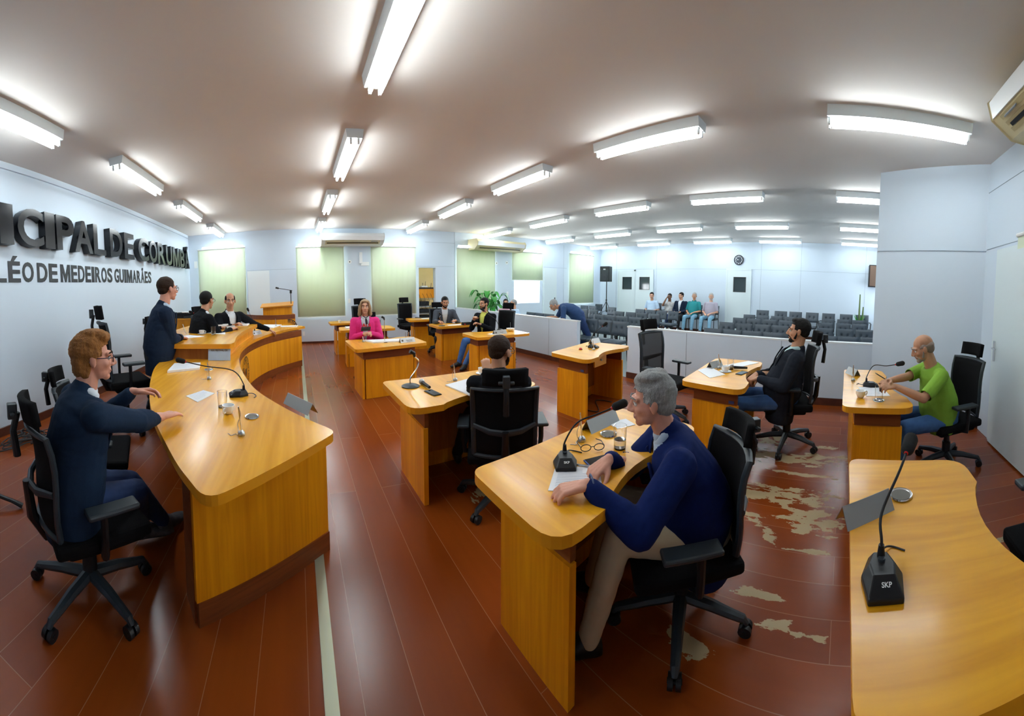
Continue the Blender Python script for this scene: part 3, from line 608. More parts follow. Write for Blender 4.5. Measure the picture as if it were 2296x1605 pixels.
def aud(rowname, X, ys, face=180, arms=0, sc=1.0, jit=3, extra=None):
    for i, y in enumerate(ys):
        p = (ac0, ac1)[arms]
        o = copy_tree(p) if au[arms] else p; au[arms] = True
        o.location = (X, y, 0); o.rotation_euler = (0, 0, rad(face-90+random.uniform(-jit, jit))); o.scale = (sc*.94, sc, sc)
        o['label'] = extra[i] if extra else 'tufted vinyl chair, %s from the left, %s' % (ORD[i], rowname); o['group'] = 'audience chairs'
d_ = .2
aud('row closest behind the low wall', 5.52-d_+.0, [1.74, 1.35])
aud('first row left of the aisle', 6.1-d_, [2.42, 2.06, 1.66, 1.28])
aud('first row right of the aisle', 6.1-d_, [.33, -.05, -.45])
aud('second row left of the aisle', 7.5-d_, [2.65, 2.24, 1.82, 1.40])
aud('second row right of the aisle', 7.5-d_, [.43, .01, -.41])
aud('third row left of the aisle', 8.95-d_, [2.80, 2.38, 1.96, 1.54])
aud('third row right of the aisle', 8.95-d_, [.48, .06, -.38])
aud('fourth row left of the aisle', 10.4-d_, [2.95, 2.52, 2.08, 1.65])
aud('fourth row right of the aisle', 10.4-d_, [.50, .07, -.38])
aud('armchair row along the door wall', 11.45-d_, [2.78, 2.17, 1.66, 1.13, .59, 0, -.55], arms=1, sc=1.12, jit=6)
aud('short row behind the low wall near the plant', 6.1-d_, [7.73, 7.33, 6.95])
aud('row facing the aisle gap', 5.95-d_, [5.68, 5.28, 4.88, 4.47], face=185)
aud('second row left of the bending man gap', 7.1-d_, [6.06, 5.68, 5.30, 4.88])
aud('third row left block', 8.45-d_, [6.41, 5.99, 5.58, 5.17])
aud('fourth row before the seated visitors', 9.95-d_, [6.65, 6.22, 5.79, 5.36])
aud('row beside the far blind', 8.45-d_, [8.30, 7.88, 7.45])
aud('', 9.8, [9.3, 8.85, 7.93], extra=['dark vinyl audience chair below the far corner blind', 'dark vinyl audience chair left of the speaker tripod', 'dark vinyl audience chair just right of the speaker tripod'])
aud('', 11.2, [9.75], extra=['dark vinyl audience chair in the corner behind the speaker tripod'])
#@@PEOPLE
def skin_mat(name, col):
    if name in MATS: return MATS[name]
    m = mat(name, col, .5, var=.08, vscale=14, bump=.05, bscale=220); b = m.node_tree.nodes['Principled BSDF']
    b.inputs['Subsurface Weight'].default_value = .08; b.inputs['Subsurface Radius'].default_value = (.02, .008, .004); return m
SK_L = skin_mat('light_skin', (.62, .33, .22)); SK_M = skin_mat('tan_skin', (.52, .26, .15)); SK_D = skin_mat('brown_skin', (.20, .09, .05)); SK_R = skin_mat('ruddy_skin', (.64, .30, .21))
EYEW = mat('eye_white', (.75, .73, .70), .2); IRIS = mat('dark_iris', (.02, .012, .008), .15); LIPM = mat('lip_skin', (.42, .14, .11), .45)
def cap(f, a, b, ra, rb=None, n=12, flat=1.0, up=None):
    rb = ra if rb is None else rb; a = Vector(a); b = Vector(b); d = b-a; L_ = d.length
    if L_ < 1e-6: f.ball(a, ra, n, 8); return
    d.normalize(); pts = []; rs = []
    for k in (-90, -60, -30, 0): pts.append(a+d*ra*sin(rad(k))); rs.append(max(ra*cos(rad(k)), 1e-4))
    for k in (0, 30, 60, 90): pts.append(b+d*rb*sin(rad(k))); rs.append(max(rb*cos(rad(k)), 1e-4))
    f.tube(pts, rs, n, flat=flat, up=up)
def chain(f, pts, rs, n=12, flat=1.0, up=None):
    for i in range(len(pts)-1): cap(f, pts[i], pts[i+1], rs[i], rs[i+1], n, flat, up)
def remesh(f, vox, sm=4, fac=.5, keep=None):
    me = f.mesh('tmp', [BLK]); o = bpy.data.objects.new('tmp', me); C.objects.link(o)
    r = o.modifiers.new('r', 'REMESH'); r.mode = 'VOXEL'; r.voxel_size = vox; r.use_smooth_shade = True
    if sm: s_ = o.modifiers.new('s', 'SMOOTH'); s_.factor = fac; s_.iterations = sm
    dg = bpy.context.evaluated_depsgraph_get(); dg.update()
    out = bpy.data.meshes.new_from_object(o.evaluated_get(dg)); bpy.data.objects.remove(o); bpy.data.meshes.remove(me)
    if keep:
        bm = bmesh.new(); bm.from_mesh(out); bmesh.ops.delete(bm, geom=[fc for fc in bm.faces if not keep(fc.calc_center_median())], context='FACES'); bm.to_mesh(out); bm.free()
    for p in out.polygons: p.use_smooth = True
    return out
def put(me, name, m, parent, off):
    me.name = name; me.materials.clear(); me.materials.append(m); me.transform(Matrix.Translation(-Vector(off)))
    o = bpy.data.objects.new(name, me); C.objects.link(o); o.parent = parent; return o
def loft(f, secs, n=20):
    """secs: (centre, right, fwd, half width, half depth); closed with end caps"""
    rows = []
    for c, r, w_, a, b in secs: rows.append([c+r*(a*cos(2*pi*k/n))+w_*(b*sin(2*pi*k/n)) for k in range(n)])
    b0 = len(f.v); f.grid(rows, closed=True); m_ = len(secs); f.f += [tuple(b0+i for i in range(n-1, -1, -1)), tuple(b0+(m_-1)*n+i for i in range(n))]; f.mi += [0, 0]
def hand(f, W, d, up_, side, s, curl=(20, 25, 15), spread=6, thumb=35, nn=8):
    """W wrist, d pointing direction, up_ back of the hand, side +1: thumb on +x (x = d x up)"""
    d = Vector(d).normalized(); up_ = Vector(up_); up_ = (up_-d*up_.dot(d)).normalized(); x = d.cross(up_).normalized()*side
    P = lambda a, b, c: Vector(W)+(x*a+d*b+up_*c)*s
    kn = [(.030, .088), (.010, .093), (-.010, .089), (-.029, .080)]; ln = [.068, .076, .070, .054]
    for (a, b), l, i in zip(kn, ln, range(4)):
        cap(f, P(a*.55, .0, 0), P(a, b, .002), .0155*s, .0115*s, nn)
        ang = 0; p = P(a, b, .002); sp = rad((1.2-i*.9)*spread)
        for j, fr in enumerate((.44, .31, .25)):
            ang += rad(curl[j]); q = p+(d*cos(ang)*cos(sp)+x*sin(sp)*cos(ang)-up_*sin(ang))*l*fr*s
            r0 = (.0092-.0008*j)*s; cap(f, p, q, r0, r0*.92, nn); p = q
    cap(f, P(.012, .03, -.004), P(.026, .05, -.008), .018*s, .014*s, nn)
    t0 = P(.022, .018, -.006); t1 = P(.048, .048, -.014); ta = rad(thumb); t2 = t1+(d*cos(ta)+x*sin(ta)*.7-up_*.25).normalized()*.034*s; t3 = t2+(d*cos(ta*.4)+x*sin(ta*.3)-up_*.35).normalized()*.026*s
    chain(f, [t0, t1, t2, t3], [.014*s, .0125*s, .010*s, .0085*s], nn)
def rot_to(yaw, pitch=0, roll=0):
    """head frame: local x right, y forward, z up; yaw = world heading of the look, degrees from +X"""
    return Matrix.Rotation(rad(yaw-90), 3, 'Z') @ Matrix.Rotation(rad(pitch), 3, 'X') @ Matrix.Rotation(rad(roll), 3, 'Y')
def head_prims(f, c, M, s, fat=0, nn=14):
    B = lambda q, r: f.ball(Vector(c)+M @ (Vector(q)*s), tuple(x*s for x in r), nn, 10, M)
    K = lambda a, b, ra, rb: cap(f, Vector(c)+M @ (Vector(a)*s), Vector(c)+M @ (Vector(b)*s), ra*s, rb*s, 10)
    B((0, -.018, .030), (.074, .094, .086)); B((0, .022, -.022), (.062+fat*.006, .070, .082)); B((0, .030, -.070), (.050+fat*.012, .052, .040)); B((0, .064, -.097), (.026, .022, .020))
    for q in (-1, 1):
        B((q*.036, .058, -.028), (.024, .024, .022)); B((q*.080, -.004, -.008), (.010, .019, .031)); B((q*.078, -.002, -.026), (.012, .012, .016)); K((q*.012, .086, .022), (q*.046, .070, .020), .011, .010)
        B((q*.012, .098, -.036), (.010, .011, .009))
    K((0, .090, .012), (0, .110, -.030), .0085, .0125); K((-.018, .082, -.060), (.018, .082, -.060), .009, .009); K((-.015, .080, -.071), (.015, .080, -.071), .0095, .0095)
def make_head(t, c, M, s, vox, hair, hairm, off, brow=None, beard=None, glasses=None, lips=LIPM, eyes_closed=False):
    W = lambda q: Vector(c)+M @ (Vector(q)*s)
    # eyes, brows, mouth
    for q in (-1, 1):
        f = MB(); f.ball(W((q*.031, .074, .000)), .0125*s, 12, 8); e = put(f.mesh('e', [EYEW], smooth='all'), 'eye', EYEW, t, off)
        f = MB(); f.ball(W((q*.031, .0825, .000)), .0062*s, 10, 6); put(f.mesh('e', [IRIS], smooth='all'), 'pupil', IRIS, e, off)
        f = MB(); cap(f, W((q*.019, .0855, .0075)), W((q*.044, .0765, .007)), .0035*s, .0028*s, 6); put(f.mesh('e', [IRIS]), 'eyelash', brow or hairm, e, off)
        f = MB(); chain(f, [W((q*.013, .0965, .025)), W((q*.032, .093, .031)), W((q*.049, .078, .025))], [.0045*s, .0048*s, .003*s], 6); put(f.mesh('b', [hairm], smooth='all'), 'eyebrow', brow or hairm, t, off)
    f = MB(); cap(f, W((-.019, .0875, -.0655)), W((.019, .0875, -.0655)), .0052*s, .0052*s, 8); put(f.mesh('l', [lips], smooth='all'), 'mouth', lips, t, off)
    # hair
    B = lambda f, q, r: f.ball(W(q), tuple(x*s for x in r), 16, 12, M)
    if hair:
        f = MB(); disp = .004; cut = None
        if hair in ('short', 'dark', 'crop'):
            tk = {'short': .010, 'dark': .008, 'crop': .004}[hair]
            B(f, (0, -.026, .040), (.074+tk, .093+tk*.9, .078+tk*1.3)); B(f, (0, -.054, -.010), (.060+tk, .050+tk, .056))
            if hair == 'short': B(f, (.01, .035, .100), (.055, .035, .026))
        elif hair == 'full':
            B(f, (0, -.022, .040), (.088, .106, .098)); B(f, (0, -.055, -.012), (.076, .062, .070)); B(f, (0, .035, .098), (.060, .042, .034)); B(f, (-.03, .0, .12), (.045, .07, .026)); B(f, (.03, -.02, .118), (.045, .07, .028)); disp = .007
            for q in (-1, 1): B(f, (q*.072, .012, .01), (.014, .020, .034))
        elif hair == 'wavy':
            B(f, (0, -.024, .042), (.086, .104, .092)); B(f, (0, -.062, -.03), (.070, .052, .080)); B(f, (0, .045, .102), (.058, .045, .034)); B(f, (0, .0, .120), (.056, .075, .026)); disp = .007
            for q in (-1, 1): B(f, (q*.070, .0, .012), (.016, .030, .046)); B(f, (q*.054, -.045, -.05), (.026, .034, .05))
        elif hair == 'long':
            B(f, (0, -.022, .036), (.083, .098, .088)); B(f, (0, -.055, -.03), (.080, .050, .105)); B(f, (.01, .035, .088), (.058, .046, .026)); disp = .006
            for q in (-1, 1): chain(f, [W((q*.050, .058, .085)), W((q*.074, .048, .03)), W((q*.086, .035, -.05)), W((q*.088, .025, -.135))], [.018*s, .020*s, .024*s, .016*s], 12); chain(f, [W((q*.07, -.03, .0)), W((q*.085, -.03, -.13))], [.035*s, .035*s], 12)
        elif hair in ('fringe', 'receding'):
            B(f, (0, -.045, .005), (.080, .070, .055 if hair == 'fringe' else .085)); B(f, (0, -.055, -.02), (.070, .054, .055)); disp = .002
            for q in (-1, 1): B(f, (q*.058, -.005, .012 if hair == 'fringe' else .03), (.022, .045, .036 if hair == 'fringe' else .05))
        Mi0 = M.inverted(); lg_ = hair == 'long'
        def hk(v):
            q = (Mi0 @ (v-Vector(c)))/s
            if lg_: return not (q.y > .050 and abs(q.x) < .056 and q.z < .072)
            if q.y > .040 and q.z < .068-.25*max(0, abs(q.x)-.035): return False
            if not lg_ and q.y > .012 and q.z < .012: return False
            return True
        hm = remesh(f, min(max(vox, .0035), .006), 3, keep=hk)
        if vox < .008 and disp:
            Mi = M.inverted(); nz = mathutils.noise.noise
            def fn(x, y, z):
                q = (Mi @ (Vector((x, y, z))-Vector(c)))/s
                n1 = nz((q.x*26, q.y*26+q.z*8, q.z*26-q.y*8)); return (n1*disp*.8+nz((q.x*85+4*n1, q.y*22, q.z*85))*disp*.55)*s
            shift_normals(hm, fn)
        ho = put(hm, 'hair', hairm, t, off); sd = ho.modifiers.new('s', 'SOLIDIFY'); sd.thickness = .004; sd.offset = -1
    if beard:
        bm_, full = beard; f = MB()
        if full >= 1:
            B(f, (0, .031, -.072), (.056, .0555, .0445)); B(f, (0, .066, -.097), (.0305, .0255, .0245)); 
            for q in (-1, 1): cap(f, W((q*.066, .012, -.015)), W((q*.052, .030, -.066)), .0075*s, .014*s, 8)
            K_ = remesh(f, min(max(vox, .004), .005), 2, keep=lambda v: (lambda q: not (abs(q.x) < .030 and -.052 > q.z > -.078 and q.y > .06))((M.inverted() @ (v-Vector(c)))/s)); put(K_, 'beard', bm_, t, off)
        f = MB(); chain(f, [W((-.030, .074, -.062)), W((-.014, .0895, -.0515)), W((.014, .0895, -.0515)), W((.030, .074, -.062))], [.004*s, .0065*s, .0065*s, .004*s], 8); put(f.mesh('m', [bm_], smooth='all'), 'moustache', bm_, t, off)
        if full == .5:
            f = MB(); f.ball(W((0, .080, -.098)), (.022*s, .012*s, .018*s), 10, 8, M); put(f.mesh('m', [bm_], smooth='all'), 'goatee', bm_, t, off)
    if glasses:
        f = MB()
        for q in (-1, 1):
            pts = [W((q*.033+.027*cos(a)*1.08, .104-.006*abs(q*.033+.024*cos(a))/.05, -.001+.020*sin(a))) for a in [2*pi*k/12 for k in range(13)]]
            f.tube(pts, .0022*s, 6, cap=False); f.tube([W((q*.058, .098, .004)), W((q*.080, .05, .006)), W((q*.083, -.005, .006)), W((q*.080, -.022, -.012))], .0022*s, 6)
        f.tube([W((-.009, .107, .003)), W((.009, .107, .003))], .002*s, 6)
        put(f.mesh('g', [glasses]), 'glasses_frame', glasses, t, off)
def ik(a, b, l1, l2, hint):
    a = Vector(a); b = Vector(b); d = b-a; L_ = d.length
    if L_ > (l1+l2)*.995: b = a+d.normalized()*(l1+l2)*.995; d = b-a; L_ = d.length
    x = (l1*l1-l2*l2+L_*L_)/(2*L_); h = math.sqrt(max(0, l1*l1-x*x)); u = d.normalized(); hv = Vector(hint); hv = hv-u*hv.dot(u); hv = hv.normalized() if hv.length > 1e-5 else u.orthogonal().normalized()
    return a+u*x+hv*h, b
def person(label, hip, face, lean=5, side=0, s=1.0, look=None, pitch=0, roll=0, hands=None, feet=None, knees=None, top='tshirt', topc=None, shirt=None, pants=None, shoe=None, skin=SK_M, hair='short', hairm=None, vox=.008, fat=0., beard=None, glasses=None, brow=None, curl=(20, 25, 15), hdir=None, elbow=None, neckf=.0, tw=0, stand=False, sleeve=.55, shoulders=1.0, hand_up=None, headoff=None):
    """hands: (left, right) wrists in world coordinates; hdir: pointing directions; left/right are the person's own"""
    H = Vector(hip); F = Vector((cos(rad(face)), sin(rad(face)), 0)); Rt = Vector((F.y, -F.x, 0)); Z = Vector((0, 0, 1))
    fx = MATS['BLK'] if 'BLK' in MATS else BLK
    U = (Z*cos(rad(lean))+F*sin(rad(lean))+Rt*sin(rad(side))).normalized(); Ft = (F-U*F.dot(U)).normalized(); 
    # a spine that bends forward progressively
    def sp(k): # k 0 hip .. 1 neck base
        a = rad(lean)*(.55+.9*k); u = (Z*cos(a)+F*sin(a)+Rt*sin(rad(side))).normalized(); return H+u*(.50*s*k)
    def fr(k):
        u = (sp(min(1, k+.05))-sp(max(0, k-.05))).normalized(); q = Matrix.Rotation(rad(tw)*k, 3, u); r = q @ (Rt-u*Rt.dot(u)).normalized(); w_ = u.cross(r).normalized(); return r, w_, u
    t = thing('person', label, 'person', (H.x, H.y, 0))
    off = t.location.copy()
    def torso(f, g, dz=0., k1=1.0, neck=True, hemdown=.0):
        S_ = [(-.13-hemdown, .150, .110), (-.02, .168, .125), (.14, .156+.03*fat, .115+.055*fat), (.34, .152+.035*fat, .112+.060*fat), (.56, .160+.018*fat, .115+.03*fat), (.76, .175*shoulders, .112), (.90, .165*shoulders, .095), (.97, .115*shoulders, .075), (1.02, .070, .062)]
        secs = []
        for k, a, b in S_:
            r, w_, u = fr(max(0, min(1, k))); c_ = sp(max(0, k)) if k >= 0 else H+u*(.5*s*k)
            secs.append((c_+w_*(.008-.015*k+fat*.03*(1-abs(k-.3)))*s, r, w_, a*s+g, b*s+g))
        loft(f, secs, 24)
    r1, w1, u1 = fr(.93); NB = sp(1.0); sh = {}
    for i, q in ((0, -1), (1, 1)): sh[i] = sp(.90)+r1*(q*.185*s*shoulders)-w1*.005*s-u1*.005*s
    lookd = look if look is not None else face
    Mh = rot_to(lookd, pitch, roll)
    HD = NB+u1*(.085*s)+(Mh @ Vector((0, .012+neckf, .108)))*s
    if headoff: HD += Vector(headoff)
    arms = {}
    hands = hands or (None, None)
    for i, q in ((0, -1), (1, 1)):
        tgt = Vector(hands[i]) if hands[i] is not None else H+F*.25*s+Rt*q*.12*s+Z*.10*s
        hint = Vector(elbow[i]) if elbow and elbow[i] is not None else Rt*q*.6-Z*1.0-F*.3
        el, wr = ik(sh[i], tgt, .285*s, .255*s, hint)
        dd = Vector(hdir[i]) if hdir and hdir[i] is not None else (wr-el).normalized()+Vector((0, 0, -.15))
        arms[i] = (el, wr, dd)
    # ---- body: one continuous surface (head, neck, trunk, arms, hands)
    f = MB(); torso(f, -.022*s); cap(f, sp(.95)+w1*.0, HD+Mh @ Vector((0, -.02, -.05))*s, .058*s, .052*s, 14)
    cap(f, HD+Mh @ Vector((0, -.03, -.06))*s, sp(.97)-w1*.01*s, .05*s, .06*s, 12)
    head_prims(f, HD, Mh, s, fat)
    for i, q in ((0, -1), (1, 1)):
        el, wr, dd = arms[i]; cap(f, sh[i]-r1*q*.04*s, sh[i], .055*s, .05*s); cap(f, sh[i], el, .046*s, .038*s); cap(f, el, el.lerp(wr, .35), .038*s, .037*s); cap(f, el.lerp(wr, .35), wr, .037*s, .0245*s)
        cap(f, wr, wr+dd.normalized()*.02*s, .0235*s, .021*s)
        hu = Vector(hand_up[i]) if hand_up and hand_up[i] is not None else Vector((0, 0, 1))
        cu = curl[i] if isinstance(curl[0], (tuple, list)) else curl
        hand(f, wr+dd.normalized()*.012*s, dd, hu, (1 if i == 0 else -1), s, cu)
    body = put(remesh(f, vox, 2, .45), 'body', skin, t, off)
    make_head(t, HD, Mh, s, vox, hair, hairm, off, brow=brow, beard=beard, glasses=glasses)
    # ---- clothes
    vc = max(vox, .007)
    def infront(v, k0, k1, w0, w1_, inv=False):
        rel = v-H; k = rel.dot(U)/(.5*s); 
        kk = max(0, min(1, k)); r, w_, u = fr(kk); q = v-sp(kk); a = abs(q.dot(r)); b = q.dot(w_)
        if b < .02*s or k < k0 or k > k1+.25: return False
        return a < lerp(w0, w1_, max(0, min(1, (k-k0)/(k1-k0))))*s
    if top == 'jacket':
        f = MB(); torso(f, .004*s); cap(f, sp(.92), sp(1.0)+u1*.012*s, .068*s, .058*s, 14); put(remesh(f, vc, 3), 'shirt', shirt, t, off)
        f = MB(); torso(f, .026*s, hemdown=.27 if not stand else .25)
        for i, q in ((0, -1), (1, 1)):
            el, wr, dd = arms[i]; cap(f, sh[i]-r1*q*.07*s, sh[i]+r1*q*.005*s, .062*s, .066*s); bk = 1+.16*fat; cap(f, sh[i], el, .066*s*bk, .055*s*bk); cap(f, el, el.lerp(wr, .90), .055*s*bk, .039*s); cap(f, el, el.lerp(wr, .4), .056*s*bk, .050*s*bk)
        cap(f, sp(.93)-w1*.03*s, sp(1.0)-w1*.025*s+u1*.02*s, .075*s, .066*s, 14)
        jk = remesh(f, vc, 9, keep=lambda v: not infront(v, .30, 1.02, .012, .075)); jo = put(jk, 'jacket', topc, t, off)
        sd = jo.modifiers.new('s', 'SOLIDIFY'); sd.thickness = .006; sd.offset = -1
        wrinkle(jk, s, .0035)
        # lapels follow the opening
        f = MB()
        for q in (-1, 1):
            ed = []; wd = []
            for j in range(9):
                k = .34+.62*j/8; r, w_, u = fr(k); a = lerp(.012, .068, (k-.30)/.72); dep = (.115+.03*fat*(1-abs(k-.3)))*(1-max(0, k-.75)*1.0)
                ed.append(sp(k)+r*(q*(a+.012)*s)+w_*((dep+.036)*s*math.sqrt(max(.2, 1-(a/.19)**2)))); wd.append((.012+.030*sin(pi*min(1, j/8*1.05)))*s)
            rows = [[e+fr(.34+.62*j/8)[0]*(q*wd[j]*x)+fr(.34+.62*j/8)[1]*(-.012*x*s) for x in (0, .5, 1)] for j, e in enumerate(ed)]
            f.grid(rows)
        lo = put(f.mesh('lap', [topc], smooth='all'), 'lapels', topc, t, off); sd = lo.modifiers.new('s', 'SOLIDIFY'); sd.thickness = .008; sd.offset = 0
        # shirt collar
        f = MB(); ring = []
        for k in range(13):
            a = rad(-60+300*k/12-90+0); ring.append(sp(1.0)+u1*(.045-.02*abs(cos(a/1))*0)*s+r1*(.066*cos(rad(-65+310*k/12-90+180-180)))*s*1+w1*(.060*sin(rad(-65+310*k/12-90)))*s)
        ring = [sp(1.0)+u1*(.030-.030*max(0, sin(rad(112+316*k/14)))-.0)*s+r1*(.062*cos(rad(112+316*k/14)))*s+w1*(.058*sin(rad(112+316*k/14)))*s for k in range(15)]
        f.tube(ring, .007*s, 8, flat=2.6, up=u1); put(f.mesh('col', [shirt], smooth='all'), 'shirt_collar', shirt, t, off)
    else:
        f = MB(); torso(f, .016*s, hemdown=.10)
        for i, q in ((0, -1), (1, 1)):
            el, wr, dd = arms[i]; cap(f, sh[i]-r1*q*.06*s, sh[i], .060*s, .062*s); e2 = sh[i].lerp(el, min(1, sleeve*1.6)); cap(f, sh[i], e2, .062*s, .058*s)
            if sleeve > .7: cap(f, el, el.lerp(wr, .9), .050*s, .036*s)
        def keep(v):
            if sleeve <= .7:
                for i in (0, 1):
                    el = arms[i][0]; d = (el-sh[i]).normalized(); q = v-sh[i]; k = q.dot(d)
                    if k > sleeve*1.6*.285*s and (q-d*k).length < .09*s: return False
            q = v-sp(1.0); return not (q.dot(u1) > .012*s and (q-u1*q.dot(u1)).length < .075*s) and not (q.dot(u1) > -.03*s and (q-u1*q.dot(u1)).length < .058*s)
        ts = remesh(f, vc, 4, keep=keep); wrinkle(ts, s, .003); so = put(ts, 'shirt', topc, t, off); sd = so.modifiers.new('s', 'SOLIDIFY'); sd.thickness = .004; sd.offset = -1
        if top == 'polo':
            f = MB(); ring = [sp(1.0)+u1*.025*s+r1*(.068*cos(rad(110+320*k/14)))*s+w1*(.064*sin(rad(110+320*k/14)))*s for k in range(15)]; f.tube(ring, .012*s, 8, flat=1.8, up=u1); put(f.mesh('col', [topc], smooth='all'), 'collar', shirt or topc, t, off)
    # ---- legs
    if feet is not None:
        f = MB(); fs_ = MB(); r, w_, u = fr(0); 
        loft(f, [(H-Z*.085*s, Rt, F, .13*s, .11*s), (H-Z*.03*s, Rt, F, .170*s, .135*s), (H+u*.08*s, r, w_, .165*s+.02*fat*s, .13*s+.03*fat*s), (H+u*.14*s, r, w_, .150*s+.02*fat*s, .11*s+.03*fat*s)], 20)
        for i, q in ((0, -1), (1, 1)):
            hj = H+Rt*q*.092*s; an = Vector(feet[i])+Z*.085*s
            kh = Vector(knees[i]) if knees and knees[i] is not None else F*1.0+Z*.8+Rt*q*.15
            kn, an = ik(hj, an, .43*s, .42*s, kh)
            cap(f, hj, kn, .088*s, .064*s, 14); cap(f, kn, kn.lerp(an, .35), .064*s, .060*s, 14); cap(f, kn.lerp(an, .35), an, .060*s, .047*s, 14)
            fd = (F*1.0+Rt*q*.25); fd.z = 0; fd.normalize(); g = Vector((an.x, an.y, an.z-.085*s))
            g.z = max(g.z, .0)
            b0 = MB(); x = Vector((fd.y, -fd.x, 0)); 
            secs = [(g-fd*.055*s+Z*.035*s, x, Z, .030*s, .030*s), (g-fd*.03*s+Z*.05*s, x, Z, .038*s, .05*s), (g+fd*.03*s+Z*.055*s, x, Z, .040*s, .055*s), (g+fd*.10*s+Z*.035*s, x, Z, .046*s, .035*s), (g+fd*.165*s+Z*.027*s, x, Z, .045*s, .026*s), (g+fd*.205*s+Z*.022*s, x, Z, .028*s, .018*s)]
            loft(b0, secs, 14); shm = remesh(b0, max(.006, vox), 2); put(shm, 'shoe', shoe or BLK, t, off)
        pm = remesh(f, vc, 4); wrinkle(pm, s, .004); put(pm, 'trousers', pants, t, off)
    return t
def shift_normals(me, fn):
    n = len(me.vertices); co = [0.]*(3*n); no = [0.]*(3*n); me.vertices.foreach_get('co', co); me.vertex_normals.foreach_get('vector', no)
    for i in range(n):
        k = 3*i; d = fn(co[k], co[k+1], co[k+2]); co[k] += no[k]*d; co[k+1] += no[k+1]*d; co[k+2] += no[k+2]*d
    me.vertices.foreach_set('co', co); me.update()
def wrinkle(me, s, amp):
    nz = mathutils.noise.noise
    def fn(x, y, z):
        n = nz((x*7, y*7, z*13)); return abs(n)*amp*1.6+nz((x*22+n*3, y*22, z*34))*amp*.5
    shift_normals(me, fn)
NAVY = mat('navy_suit_wool', (.003, .012, .085), .85, spec=.15, var=.15, vscale=90); NAVYD = mat('dark_navy_wool', (.010, .020, .045), .85, spec=.15, var=.15, vscale=90); BLUEG = mat('blue_grey_wool', (.009, .022, .050), .85, spec=.15, var=.2, vscale=120)
CHAR = mat('charcoal_blazer_wool', (.014, .017, .026), .85, spec=.15, var=.15, vscale=90); BLKW = mat('black_blazer_wool', (.005, .006, .009), .9, spec=.15); GREYB = mat('grey_blazer_wool', (.045, .055, .075), .85)
WSH = mat('white_shirt_cotton', (.70, .76, .82), .8); LBSH = mat('light_blue_shirt', (.50, .62, .76), .8); LGSH = mat('pale_green_shirt', (.48, .68, .68), .8)
JEAN = mat('blue_denim', (.045, .13, .34), .85, var=.35, vscale=14, bump=.15, bscale=250); JEANL = mat('light_blue_denim', (.22, .42, .58), .85, var=.25, vscale=14); JEAND = mat('dark_blue_denim', (.012, .035, .12), .85, var=.3, vscale=14)
BEIG = mat('beige_chino', (.52, .42, .28), .85, var=.08, vscale=12); BLKP = mat('black_trouser', (.008, .009, .012), .85)
GREEN = mat('lime_green_tshirt', (.22, .42, .035), .85, var=.1, vscale=8); PINK = mat('hot_pink_blazer', (.72, .015, .20), .75); TEAL = mat('teal_polo', (.01, .22, .24), .85); PBLUE = mat('pale_blue_tshirt', (.50, .66, .84), .85); PPINK = mat('pale_pink_polo', (.72, .42, .50), .85); LAV = mat('lavender_grey_tshirt', (.36, .33, .40), .85); NPOLO = mat('navy_blue_polo', (.012, .045, .13), .85)
H_GREY = mat('grey_hair', (.34, .35, .35), .65, spec=.25, var=.5, vscale=40, bump=.8, bscale=120, stretch=(3, 3, .6)); H_BLK = mat('black_hair', (.006, .005, .005), .6, spec=.2, bump=.7, bscale=140, stretch=(3, 3, .6)); H_BRN = mat('brown_hair', (.028, .012, .006), .6, spec=.2, bump=.7, bscale=130, stretch=(3, 3, .6))
H_SAND = mat('sandy_auburn_hair', (.32, .13, .03), .6, spec=.25, var=.75, vscale=22, bump=.8, bscale=110, stretch=(3, 3, .6)); H_BLO = mat('ash_blonde_hair', (.40, .27, .15), .5, var=.5, vscale=20, bump=.7, bscale=120, stretch=(3, 3, .5)); H_WHT = mat('white_hair', (.40, .39, .38), .6, bump=.6, bscale=120); H_STUB = mat('grey_stubble', (.30, .22, .18), .7, bump=.6, bscale=300)
GLB = mat('dark_glasses_frame', (.01, .01, .015), .2); GLBL = mat('blue_glasses_frame', (.01, .015, .05), .2)
SNEAK = mat('grey_sneaker', (.07, .07, .08), .6, var=.9, vscale=30); SHB = mat('brown_shoe', (.07, .035, .02), .4)
TBL = .795
person('grey haired person in navy suit and beige trousers, leaning toward a desk microphone', (1.56, .64, .40), 126, 16, 0, 1.0, look=126, pitch=-6, hands=((.985, .885, .80), (1.20, .95, .80)), feet=((1.06, .93, 0), (1.30, 1.12, 0)), top='jacket', topc=NAVY, shirt=LBSH, pants=BEIG, shoe=BLK, skin=SK_R, hair='full', hairm=H_GREY, vox=.0055, fat=1.0, shoulders=1.16, hdir=((-.75, .55, -.15), (-.8, .1, -.25)), curl=((30, 30, 20), (45, 50, 30)), elbow=((-.35, -.55, -.9), (.3, .4, -1)), brow=H_GREY)
person('person with sandy hair and blue glasses in dark blue blazer, gesturing over the bench', (-1.11, 1.385, .575), 52, 9, 0, 1.02, look=36, pitch=-2, hands=((-.93, 1.78, 1.02), (-.75, 1.98, .825)), feet=((-.90, 2.05, .02), (-1.0, 1.95, .02)), top='jacket', topc=BLUEG, shirt=WSH, pants=JEAND, shoe=SNEAK, skin=SK_R, hair='wavy', hairm=H_SAND, vox=.0055, fat=.3, shoulders=1.05, hdir=((.6, .35, .0), (.3, .85, -.1)), curl=((22, 28, 20), (8, 12, 8)), hand_up=((-.3, .3, 1), None), elbow=((-.7, .3, -.8), (.9, -.5, -.6)), glasses=GLBL, brow=H_BRN)
